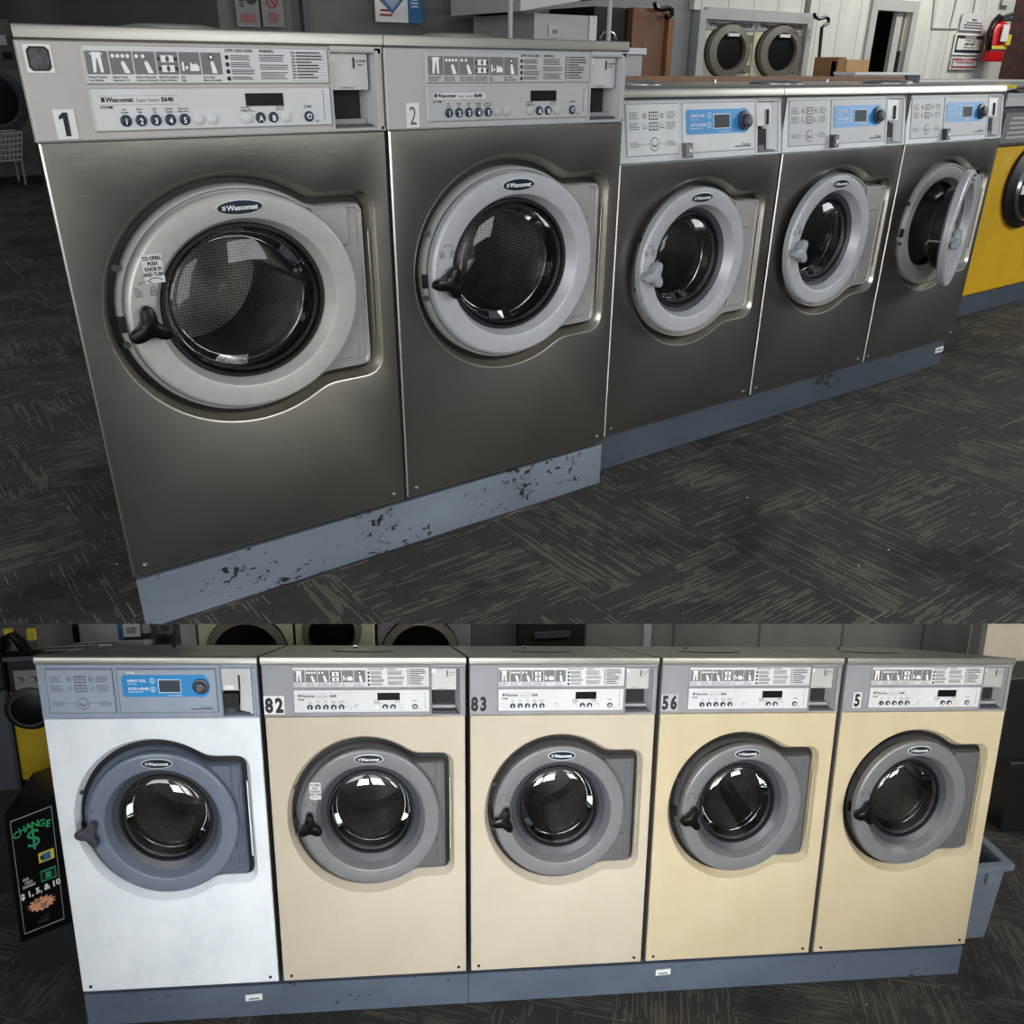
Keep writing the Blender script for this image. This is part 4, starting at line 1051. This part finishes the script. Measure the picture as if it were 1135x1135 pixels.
b = MB(); b.bbox(x_l, YY + .01, zt_, 5.6, YY + .8, zc0, 'dark_grey', .01); xx = at(1113, 140, YY).x; b.box(xx, YY + .004, zt_ + .02, xx + .45, YY + .01, zc0 - .03, 'pict_grey'); lines(b, xx + .03, xx + .4, zt_ + .03, zc0 - .05, YY + .004, 5, 'label_grey', 3); b.build('control_panel', t, smooth=False)
b = MB(); b.box(x_l, YY, zc0, 5.6, YY + .8, zc0 + .04, 'label_grey'); b.build('lid', t, smooth=False)
c = at(1137, 206, YY); round_front(t, c.x, c.z, .235, YY, 'rubber', 'display')
b = MB(); b.bbox(x_l + .02, YY + .02, FLOOR_U, 5.6, YY + .8, zl - .002, 'plinth2', .006)
single(b, 'machine_plinth', 'blue-grey plinth under the yellow washer at the right edge', 'plinth', smooth=False)
t = thing('machine_back_row', 'grey washer top with yellow valves behind the open-door washer', 'washing machine')
b = MB(); xa, xb, za, zb_ = rect(1010, 86, 1150, 92, 1.35); zk = at(1100, 88.5, 1.35).z; b.bbox(xa, 1.35, zk - .05, xb, 1.75, zk, 'frame_grey', .01); b.build('lid', t, smooth=False)
b = MB(); b.bbox(xa, 1.37, FLOOR_U, xb, 1.75, zk - .05, 'wall_dark', .01); b.build('body', t, smooth=False)
for (px, py) in ((1117, 97), (1124, 98), (1114, 113), (1122, 114)):
    b = MB(); p = at(px, py, 1.3); b.box(p.x - .05, 1.3, p.z - .03, p.x + .03, 1.37, p.z + .02, 'yellow_tag'); b.build('valve', t, smooth=False)
b = MB(); b.tube([tuple(at(*q, y=1.28)) for q in ((1110, 110), (1114, 103), (1122, 101), (1129, 106), (1131, 118))], .02, 'black', 8); b.build('hose', t)

# ------------------------------------------------------------------ LOWER ROOM
ROOM['m'] = ML
XL = [(0, .73159), (.74248, 1.47068), (1.48249, 2.20422), (2.21764, 2.95605), (2.97037, 3.7)]
HL, FL, CL = 1.38867, .23707, .02996
zo = lambda xa, xb: LB + SLOPE * (xa + xb) / 2
LOWD = dict(cx=.352, cz=.7345, DX=.98, DZ=1.213, gs=.875, gy=.012)
BEIGE = dict(lid='lid_low', front='cream', dish='cream', fascia='fascia_low', door='door_grey', plate='plate_grey', glass='glass_dark', screw='dark_screw')
BEIGE2 = dict(BEIGE, front='cream2', dish='cream2')
WHT = dict(lid='lid_low', front='white', dish='white', fascia='fascia_blue', door='door_blue', plate='plate_blue', glass='glass_dark', screw='dark_screw', pframe='plate_blue')
spec = [
    ('white washer with a bright blue control panel, left end of the lower row', 'B', WHT, dict(dx=.018, dz=.008), None, ('dark_grey', PI, -.028), False, 'label_blue'),
    ('cream washer numbered 82 with an instruction sticker on its door', 'A', BEIGE, dict(dx=.014, dz=.012), ('82', .003, .012, .072, .059, 'ink', 'paper', 0), ('black', PI / 2, .0), True, 'label_white'),
    ('cream washer numbered 83 in the centre of the lower row', 'A', BEIGE, dict(dx=-.004, dz=.014), ('83', .003, .012, .068, .059, 'ink', 'frame_grey', 0), ('black', 1.25, .0), False, 'label_white'),
    ('cream washer numbered 56 with its door slightly ajar', 'A', BEIGE2, dict(dx=-.002, dz=.018, ang=.06, dy=-.045), ('56', .004, .012, .066, .059, 'ink', 'label_grey', 0), ('black', 1.2, .0), False, 'label_white'),
    ('cream washer numbered 5 at the right end of the lower row', 'A', BEIGE2, dict(dx=-.022, dz=.020, ang=.06, dy=-.045), ('5', .045, .018, .033, .055, 'ink', 'paper', 0), ('black', 1.2, .0), False, 'label_white')]
SHEAR[0] = SLOPE      # lower machines sheared down to the right so their edges fit the camera view
for i, ((xa, xb), (lab, kind, mt, dr, num, kn, st, sb)) in enumerate(zip(XL, spec)):
    make_machine('washing_machine', lab, xa, LB + SLOPE * xa, xb - xa, HL, CL, FL, kind, dict(LOWD, **dr), mt, number=num, sticker=st, knob=kn, liddrop=.387, depth=.86,
                 dome=(.35, .42, .13, .12, .006), drum_ph=.9 + i * .8, strip_bg=sb, group='washers of the lower row')
SHEAR[0] = 0.0
# plinths of the lower row
def sloped(x0, x1, mat):
    b = MB()
    z = lambda x, base: base + SLOPE * x
    o = [(x0, .016), (x1, .016), (x1, .84), (x0, .84)]
    xm = lambda x: x
    b.hexa([(x, y, z(x, LP)) for x, y in o] + [(x, y, z(x, LB) - .024) for x, y in o], mat)
    return b
single(sloped(.0, 1.476, 'plinth_low'), 'machine_plinth', 'dark blue-grey plinth under the white washer and washer 82', 'plinth', group='plinths of the lower row', smooth=False)
single(sloped(1.478, 3.70, 'plinth_low'), 'machine_plinth', 'dark blue-grey plinth under washers 83, 56 and 5', 'plinth', group='plinths of the lower row', smooth=False)
for px, py, lab in ((281.5, 1105.5, 'small white adhesive label on the plinth below the white washer'), (735, 1077.5, 'small white adhesive label on the plinth below washer 56')):
    P = at(px, py, y=.014, low=True); b = MB(); b.box(-.032, -.001, -.014, .032, .0015, .014, 'paper'); b.box(-.02, -.0015, -.008, .02, -.001, -.002, 'ink_grey')
    o = single(b, 'adhesive_label', lab, 'label', tuple(P), smooth=False, group='adhesive labels on the lower plinths')
# near-black strips painting in the shadow gap between cabinet and plinth
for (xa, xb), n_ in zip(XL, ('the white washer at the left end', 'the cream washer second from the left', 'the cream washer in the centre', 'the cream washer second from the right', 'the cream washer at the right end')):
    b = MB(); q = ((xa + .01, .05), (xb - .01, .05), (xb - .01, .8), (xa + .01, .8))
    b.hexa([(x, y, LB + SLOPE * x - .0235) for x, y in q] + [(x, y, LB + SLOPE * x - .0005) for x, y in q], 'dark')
    single(b, 'shadow_gap_strip', 'dark strip painting the shadow gap between the plinth and ' + n_, 'gap strip', smooth=False, group='shadow gap strips under the lower washers')
# floor, sloping with the row
fz_ = lambda x: LP + SLOPE * x
b = MB(); xs = (-3.2, 7.5)
b.hexa([(x, y, fz_(x) - .05) for x, y in ((xs[0], -2.4), (xs[1], -2.4), (xs[1], 3.2), (xs[0], 3.2))] + [(x, y, fz_(x)) for x, y in ((xs[0], -2.4), (xs[1], -2.4), (xs[1], 3.2), (xs[0], 3.2))], 'carpet_low')
o = struct(b, 'floor')
# back wall, kept under the slab of the upper floor
YW = 2.4
wz = lambda x: min(.45, 5)
def wallpiece(name, px0, px1, mat, y=YW, top=.35, th=.08):
    x0, x1 = at(px0, 705, y, low=True).x, at(px1, 705, y, low=True).x
    b = MB(); b.box(x0, y, LP + SLOPE * x1 - .02, x1, y + th, top, mat); return struct(b, name)
wallpiece('wall_back', -500, 88, 'brick', top=-.1)
wallpiece('wall_back', 88, 650, 'wall_dark', top=-.1)
wallpiece('wall_back', 650, 1086, 'panel_grey', top=.0)
wallpiece('wall_right', 1086, 1700, 'wall_cream', y=1.2, top=.3)
LOWR = lambda *a: rect(*a, low=True)
# background row of cream dryers
for i, (pa, pb, pc, py, pr, lab, mt) in enumerate(((219, 325, 274, 722, 46, 'cream dryer front behind the white washer', 'cream_dryer'), (327, 416, 368, 700, 33, 'cream dryer with bright round glass behind washer 82', 'cream_dryer'), (418, 522, 466, 722, 43, 'grey dryer front behind washers 82 and 83', 'wall_grey'))):
    yd = YW - .55
    c = at(pc, py, yd, low=True); R = (at(pc + pr, py, yd, low=True).x - at(pc - pr, py, yd, low=True).x) / 2
    x0, x1 = at(pa, 705, yd, low=True).x, at(pb, 705, yd, low=True).x; w = x1 - x0
    t = thing('tumble_dryer', lab, 'dryer', (x0, yd, fz_(c.x)), 0, 'dryers behind the lower row')
    cz_ = c.z - fz_(c.x); cx_ = c.x - x0
    b = MB(); b.bbox(.002, 0, .01, w - .002, .5, cz_ + R + .3, mt, .01); b.build('body', t, smooth=False)
    b = MB(); b.loft([ell(cx_, cz_, R, R * 1.0, 0), ell(cx_, cz_, R * .98, R * .98, -.03), ell(cx_, cz_, R * .78, R * .78, -.035), ell(cx_, cz_, R * .72, R * .72, -.01)], 'dark_grey', mats=['black', 'taupe', 'black']); d = b.build('door', t)
    b = MB(); b.loft([ell(cx_, cz_, R * .75, R * .75, -.008), ell(cx_, cz_, R * .4, R * .4, -.02), ell(cx_, cz_, R * .1, R * .1, -.022)], 'display', True); b.build('window', d)
    b = MB(); b.box(cx_ - .03, -.04, cz_ + R * .80, cx_ + .03, -.03, cz_ + R * .9, 'label_grey'); b.build('door_label', d, smooth=False)
for i, (px, py, qx, qy, mat, lab) in enumerate(((135, 692, 155, 706, 'paper', 'white paper sheet pinned left among the notices behind the white washer'), (158, 692, 166, 702, 'label_grey', 'small grey notice in the middle of the notices behind the white washer'), (174, 690, 192, 703, 'pict_grey', 'grey printed notice on the right among the notices behind the white washer'), (130, 690, 137, 711, 'poster_blue', 'narrow blue folder at the left of the notices behind the white washer'))):
    b = MB(); xa, xb, za, zb_ = rect(px, py, qx, qy, YW - .04, True); b.box(xa, YW - .04, za, xb, YW, zb_, mat); lines(b, xa + .02, xb - .02, za + .02, zb_ - .02, YW - .04, 4, 'ink', i)
    single(b, 'wall_notice', lab, 'notice', smooth=False, group='notices behind the white washer')
b = MB(); xa, xb, za, zb_ = rect(88, 688, 130, 713, YW - .06, True); b.box(xa, YW - .06, za, xb, YW, zb_, 'label_grey'); single(b, 'grey_panel', 'plain grey wall panel behind the left end of the lower row', 'panel', smooth=False)
b = MB(); xa, xb, za, zb_ = rect(200, 688, 217, 714, YW - .5, True); b.box(xa, YW - .5, LP, xb, YW - .01, zb_ + .1, 'cabinet_white'); single(b, 'white_post', 'white post left of the cream dryer behind the lower row', 'post', smooth=False)
b = MB(); xa, xb, za, zb_ = rect(575, 690, 648, 716, YW - .1, True); b.box(xa, YW - .1, LP, xb, YW, zb_ + .1, 'dark'); b.box(xa + .1, YW - .12, zb_ - .1, xb - .1, YW - .1, zb_ - .06, 'dark_grey'); single(b, 'dark_block', 'dark recessed locker behind washer 83', 'locker', smooth=False)
b = MB(); xa, xb, za, zb_ = rect(714, 690, 722, 716, YW - .03, True); b.box(xa, YW - .03, LP, xb, YW, zb_ + .1, 'label_grey'); single(b, 'door_stop', 'pale vertical trim strip on the grey panels behind washer 83', 'trim', smooth=False)
b = MB(); xa, xb, za, zb_ = rect(1082, 690, 1088, 730, 1.15, True); b.box(xa, 1.12, LP + SLOPE * xb, xb, 1.2, zb_ + .1, 'wall_dark'); single(b, 'corner_trim', 'dark corner trim where grey panels meet the cream wall', 'trim', smooth=False)

# yellow washers at the left of the lower room
def far_machine(px0, py0, px1, py1, y, mat, lab, doorc, R, deep=.44):  # trim and bases coloured darker to hold this corner's shade
    xa, xb, za, zb_ = rect(px0, py0, px1, py1, y, True)
    t = thing('washing_machine', lab, 'washing machine', (0, 0, 0), 0, 'washers left of the lower row')
    xm = (xa + xb) / 2; zf = fz_(xm)
    b = MB(); b.bbox(xa, y, za, xb, y + deep, at((px0 + px1) / 2, 768, y, low=True).z, mat, .01); b.box(xa + .01, y + .04, at((px0 + px1) / 2, 768, y, low=True).z, xb - .01, y + deep, zb_ - .2, 'dark'); b.build('body', t, smooth=False)
    b = MB(); b.bbox(xa, y + .01, at((px0 + px1) / 2, 768, y, low=True).z, xb, y + .04, zb_, 'rubber', .01)
    for q in (.3, .62): b.disc(xa + (xb - xa) * q, zb_ - .09, .012, .012, y - .012, y + .01, 'pict_grey', 16, .004)
    b.box(xa + .03, y + .003, zb_ - .16, xa + .16, y + .01, zb_ - .05, 'pict_grey'); b.build('control_panel', t, smooth=False)
    b = MB(); b.hexa([(xa, y - .01, zb_), (xb, y - .01, zb_), (xb, y + deep, zb_ - .2), (xa, y + deep, zb_ - .2), (xa, y - .01, zb_ + .02), (xb, y - .01, zb_ + .02), (xb, y + deep, zb_ - .18), (xa, y + deep, zb_ - .18)], 'dark_grey'); b.build('lid', t, smooth=False)
    b = MB(); b.bbox(xa, y + .02, min(zf, za) if za < zf else zf, xb, y + deep, za - .001, 'dark', .006); b.build('base', t, smooth=False)
    c = at(*doorc, y, low=True); round_front(t, c.x, c.z, R, y, 'rubber', 'display', False, .45)
far_machine(14, 731, 62, 865, .78, 'yellow_low', 'shade-darkened yellow washer with round black door left of the white washer', (34, 785), .105)
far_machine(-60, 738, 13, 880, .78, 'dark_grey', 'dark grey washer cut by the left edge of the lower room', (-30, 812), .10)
t = thing('machine_back_row', 'dark washer tops with hoses at the upper left behind the white washer', 'washing machine')
b = MB(); xa, xb, za, zb_ = rect(-40, 696, 41, 724, 1.7, True); b.box(xa, 1.7, fz_(0), xb, 2.2, zb_, 'wall_dark'); b.build('body', t, smooth=False)
for px in (9, 34): p = at(px, 704, 1.68, low=True); b = MB(); b.box(p.x - .02, 1.68, p.z - .03, p.x + .02, 1.7, p.z + .03, 'yellow_tag'); b.build('valve', t, smooth=False)
b = MB(); b.tube([tuple(at(*q, y=1.66, low=True)) for q in ((2, 722), (4, 708), (12, 704), (20, 712), (26, 722))], .02, 'black', 8); b.build('hose', t)
for k, (px0, px1, py, yy_, lab) in enumerate(((3, 75, 722, 1.25, 'nearest of the three low dark lids behind the yellow washer'), (40, 110, 716.5, 1.5, 'middle of the three low dark lids behind the yellow washer'), (74, 160, 711.5, 1.75, 'farthest of the three low dark lids behind the yellow washer'))):
    b = MB(); xa, xb, za, zb_ = rect(px0, py, px1, py + 3, yy_, True); b.hexa([(xa, yy_, zb_ - .03), (xb, yy_, zb_ - .03), (xb, yy_ + .2, zb_ - .11), (xa, yy_ + .2, zb_ - .11), (xa, yy_, zb_), (xb, yy_, zb_), (xb, yy_ + .2, zb_ - .08), (xa, yy_ + .2, zb_ - .08)], 'frame_grey'); b.disc(xa + .1, zb_ - .015, .012, .012, yy_ - .02, yy_, 'chrome', 10); b.box(xa + .02, yy_ + .02, fz_(xa), xb - .02, yy_ + .15, zb_ - .09, 'dark')
    single(b, 'low_machine', lab.replace('lids', 'machine tops'), 'washing machine', smooth=False, group='low lids behind the yellow washer')

# CHANGE sign on a black cabinet
y = .34
P = lambda px, py: at(px, py, y, low=True)
A0, A1, A2, A3 = P(27, 1038), P(73, 1020), P(54, 897), P(10, 908)
cen = (A0 + A1 + A2 + A3) / 4
t = thing('change_machine', 'black change machine with green CHANGE lettering and dollar sign left of the white washer', 'change machine', (0, 0, 0))
ux = (A1 - A0); uz = (A3 - A0)
S = lambda u, v, d=0: (A0.x + ux.x * u + uz.x * v, y + d, A0.z + ux.z * u + uz.z * v)
b = MB()
q = [(-.1, -.04), (1.12, -.04), (1.12, 1.05), (-.1, 1.05)]
b.hexa([S(-.1, -.04), S(1.12, -.04), S(1.12, -.04, .3), S(-.1, -.04, .3), S(-.1, 1.05), S(1.12, 1.05), S(1.12, 1.05, .3), S(-.1, 1.05, .3)], 'black'); body = b.build('cabinet', t, smooth=False)
b = MB()
for (u0, v0, u1, v1) in ((.02, .02, .98, .026), (.02, .974, .98, .98), (.02, .02, .032, .98), (.968, .02, .98, .98)):
    b.hexa([S(u0, v0, -.004), S(u1, v0, -.004), S(u1, v0, 0), S(u0, v0, 0), S(u0, v1, -.004), S(u1, v1, -.004), S(u1, v1, 0), S(u0, v1, 0)], 'frame_grey')
b.build('border_line', t, smooth=False)
hh = (A3 - A0).length; ww = (A1 - A0).length
def stext(bb, s, u, v, size, mat, bold=.02, sx=1.0, ang=0):
    vs, fs = glyphs(s, bold, 'CENTER'); ca, sa = math.cos(ang), math.sin(ang)
    bb.add([S(u + (px * ca - pz * sa) * size * sx / ww, v + (px * sa + pz * ca) * size / hh, -.006) for px, pz in vs], fs, mat)
b = MB()
for k, ch in enumerate('CHANGE'):
    a = (k - 2.5) / 2.5; stext(b, ch, .5 + a * .35, .865 - .035 * a * a, .042, 'neon_green', .03, 1.0, -a * .25)
b.build('change_lettering', t, smooth=False)
b = MB(); stext(b, '$', .5, .715, .115, 'neon_green', .0, 1.0); b.build('dollar_sign', t, smooth=False)
b = MB()
def srect(bb, u0, v0, u1, v1, mat, d=-.005): bb.hexa([S(u0, v0, d), S(u1, v0, d), S(u1, v0, 0), S(u0, v0, 0), S(u0, v1, d), S(u1, v1, d), S(u1, v1, 0), S(u0, v1, 0)], mat)
srect(b, .56, .56, .92, .64, 'yellow_tag'); srect(b, .64, .57, .84, .63, 'poster_blue', -.006); srect(b, .60, .585, .68, .615, 'ink', -.007); b.build('card_sticker', t, smooth=False)
b = MB(); srect(b, .56, .40, .92, .49, 'neon_green'); srect(b, .58, .41, .90, .48, 'ink', -.006); srect(b, .68, .42, .80, .47, 'neon_green', -.007); b.build('banknote_slot', t, smooth=False)
b = MB(); srect(b, .12, .40, .42, .42, 'frame_grey'); srect(b, .18, .43, .36, .45, 'frame_grey'); srect(b, .14, .46, .28, .48, 'frame_grey'); b.build('coin_drawing', t, smooth=False)
b = MB(); stext(b, '$ 1, 5, & 10', .52, .325, .036, 'paper', .04, 1.0, .06); b.build('price_lettering', t, smooth=False)
b = MB(); n = 28
ring_ = [S(.5 + (.34 if k % 2 else .24) * math.cos(2 * PI * k / n), .225 + (.062 if k % 2 else .045) * math.sin(2 * PI * k / n), -.005) for k in range(n)]
b.loft([[(p[0], y, p[2]) for p in ring_], ring_], 'peach', True); stext(b, 'USE', .42, .245, .018, 'ink'); stext(b, "20'", .56, .195, .026, 'ink'); b.build('star_sticker', t, smooth=False)
b = MB(); srect(b, .42, .085, .66, .1, 'chrome', -.02); b.build('coin_cup', t, smooth=False)
b = MB(); b.hexa([(A0.x - .05, y + .0, fz_(A0.x)), (A1.x + .03, y, fz_(A1.x)), (A1.x + .03, y + .28, fz_(A1.x)), (A0.x - .05, y + .28, fz_(A0.x)), S(-.08, -.04, .01), S(1.1, -.04, .01), S(1.1, -.04, .28), S(-.08, -.04, .28)], 'dark'); b.build('stand', t, smooth=False)

# grey bin and dark bins right of the lower row
yb = .10
zf = fz_(3.9)
xa = 3.722; xb = at(1122, 958, yb, low=True).x
zt_ = at(1100, 958, yb, low=True).z
t = thing('waste_bin', 'blue-grey plastic bin standing beside washer 5', 'bin', (0, 0, 0))
x0b, x1b = 3.725, at(1097, 1044, yb, low=True).x
zf = at(1090, 1046, yb, low=True).z; zf = max(zf, fz_(3.8))
b = MB()
def rr(x0, x1, y0, y1, z): return [(x0, y0, z), (x1, y0, z), (x1, y1, z), (x0, y1, z)]
b.loft([rr(x0b, x1b, yb + .04, yb + .24, zf), rr(xa, xb - .03, yb, yb + .30, zt_), rr(xa + .012, xb - .042, yb + .012, yb + .288, zt_), rr(x0b + .012, x1b - .012, yb + .05, yb + .23, zf + .01)], 'bin_grey', True, True); b.build('body', t, smooth=False)
b = MB(); b.loft([rr(xa - .01, xb - .018, yb - .012, yb + .312, zt_ - .035), rr(xa - .014, xb, yb - .016, yb + .318, zt_ - .028), rr(xa - .014, xb, yb - .016, yb + .318, zt_), rr(xa + .01, xb - .04, yb + .012, yb + .288, zt_ + .002)], 'bin_grey'); b.build('rim', t, smooth=False)
b = MB(); b.bbox(xb - .12, yb - .012, zt_ - .10, xb - .05, yb + .02, zt_ - .03, 'bin_grey', .004); b.build('handle', t, smooth=False)
for px0, py0, px1, py1, yy_, lab in ((1108, 845, 1200, 990, 1.0, 'large dark bin in the shade at the right edge'), (1112, 752, 1200, 835, 1.0, 'dark grey storage box at the right edge above the dark bin')):
    xa, xb, za, zb_ = rect(px0, py0, px1, py1, yy_, True)
    t = thing('storage_bin', lab, 'bin', (0, 0, 0), 0, 'dark bins at the right edge')
    top_one = py0 < 800; low_ = fz_(xa)
    if top_one: za = at(1154, 845, 1.0, low=True).z + .025
    b = MB(); b.loft([rr(xa + .03, xb - .03, yy_ + .02, yy_ + .16, za if top_one else low_), rr(xa, xb, yy_, yy_ + .17, zb_)], 'bin_dark', True, True); b.build('body', t, smooth=False)
    b = MB(); b.bbox(xa - .02, yy_ - .02, zb_ - .03, xb + .02, yy_ + .18, zb_ + .02, 'bin_dark', .006); b.build('lid', t, smooth=False)

# ------------------------------------------------------------------ light
ROOM['m'] = MU
w = bpy.data.worlds.new('daylit_room'); SC.world = w; w.use_nodes = True
wt = w.node_tree; bgn = wt.nodes['Background']
tcn = wt.nodes.new('ShaderNodeTexCoord'); sep = wt.nodes.new('ShaderNodeSeparateXYZ'); wt.links.new(tcn.outputs['Generated'], sep.inputs[0])
mr = wt.nodes.new('ShaderNodeMapRange'); mr.inputs[1].default_value = -.35; mr.inputs[2].default_value = .6; wt.links.new(sep.outputs[2], mr.inputs[0])
mxn = wt.nodes.new('ShaderNodeMix'); mxn.data_type = 'RGBA'; mxn.inputs[6].default_value = (.02, .02, .022, 1); mxn.inputs[7].default_value = (.20, .22, .25, 1)
wt.links.new(mr.outputs[0], mxn.inputs[0]); wt.links.new(mxn.outputs[2], bgn.inputs[0]); bgn.inputs[1].default_value = 1.0

def area(name, room, loc, target, sx, sy, power, col=(1, 1, 1)):
    l = bpy.data.lights.new(name, 'AREA'); l.shape = 'RECTANGLE'; l.size = sx; l.size_y = sy; l.energy = power; l.color = col
    o = bpy.data.objects.new(name, l); COL.objects.link(o)
    p = room @ Vector(loc); q = room @ Vector(target)
    o.matrix_world = Matrix.Translation(p) @ (q - p).to_track_quat('-Z', 'Y').to_matrix().to_4x4()
    return o
# shop-front windows behind the photographer, and added fill lamps
area('front_light', MU, (-3.0, -2.3, .5), (.9, 0, -.6), 2.8, 2.4, 112, (.98, .98, 1))
area('front_light', MU, (-.9, -4.6, .1), (2.4, 0, -.6), 1.5, 2.4, 38, (.97, .98, 1))
area('front_light', MU, (2.2, -4.8, .9), (.9, 0, -.6), 1.5, 2.0, 62, (.95, .98, 1))
area('front_light', MU, (7.0, -2.4, 1.0), (3.4, .2, -1.1), 1.6, 1.6, 100, (.95, .98, 1))
area('overhead_light', MU, (8.5, 1.6, 1.9), (8.2, 3.4, .2), 3.0, .3, 85, (1, .97, .9))
area('overhead_light', MU, (1.5, 1.2, 2.3), (2.0, 2.6, 0), 2.0, .3, 10, (1, .97, .9))
a_ = area('front_light', ML, (.6, -4.4, -.7), (1.6, 0, -.8), .9, 1.1, 9, (.96, .98, 1)); a_.data.spread = math.radians(52)
a_ = area('front_light', ML, (1.8, -4.6, -.6), (2.0, 0, -.8), 1.1, 1.3, 9.5, (.97, .98, 1)); a_.data.spread = math.radians(55)
a_ = area('front_light', ML, (4.2, -4.2, -.3), (2.8, 0, -.7), 1.0, 1.2, 9, (1, .95, .87)); a_.data.spread = math.radians(60)
a_ = area('front_light', ML, (2.9, -4.2, .3), (4.6, 1.0, -.3), .8, 1.0, 5, (1, .95, .87)); a_.data.spread = math.radians(40)  # added fill for the cream right wall, not one of the windows
area('overhead_light', ML, (2.2, 1.55, .2), (2.3, 2.4, -1.0), 5.0, .12, 26, (1, .98, .93))  # added fill to brighten the back panels, no known tube
area('overhead_light', MU, (1.6, 8.2, 1.5), (.3, 9.9, -.2), 1.8, .2, 12, (1, .98, .93))  # added fill to lift the dark dryer and cart at far left
area('overhead_light', ML, (2.4, 1.55, .45), (2.0, .4, -.4), 3.2, .12, 15, (1, .97, .9))  # added fill to brighten the sloping lids, no known tube

# ------------------------------------------------------------------ camera
cam = bpy.data.cameras.new('camera'); co = bpy.data.objects.new('camera', cam); COL.objects.link(co)
cam.sensor_width = 36; cam.lens = 36 * F / 1135; cam.clip_start = .02
R3 = RU.transposed() @ Matrix(((1, 0, 0), (0, -1, 0), (0, 0, -1)))
co.matrix_world = Matrix.Translation(MU @ (-(RU.transposed() @ TU))) @ R3.to_4x4()
SC.camera = co
SC.view_settings.view_transform = 'Standard'; SC.view_settings.look = 'None'; SC.view_settings.gamma = 1; SC.view_settings.use_curve_mapping = False
SC.view_settings.exposure = 0.0
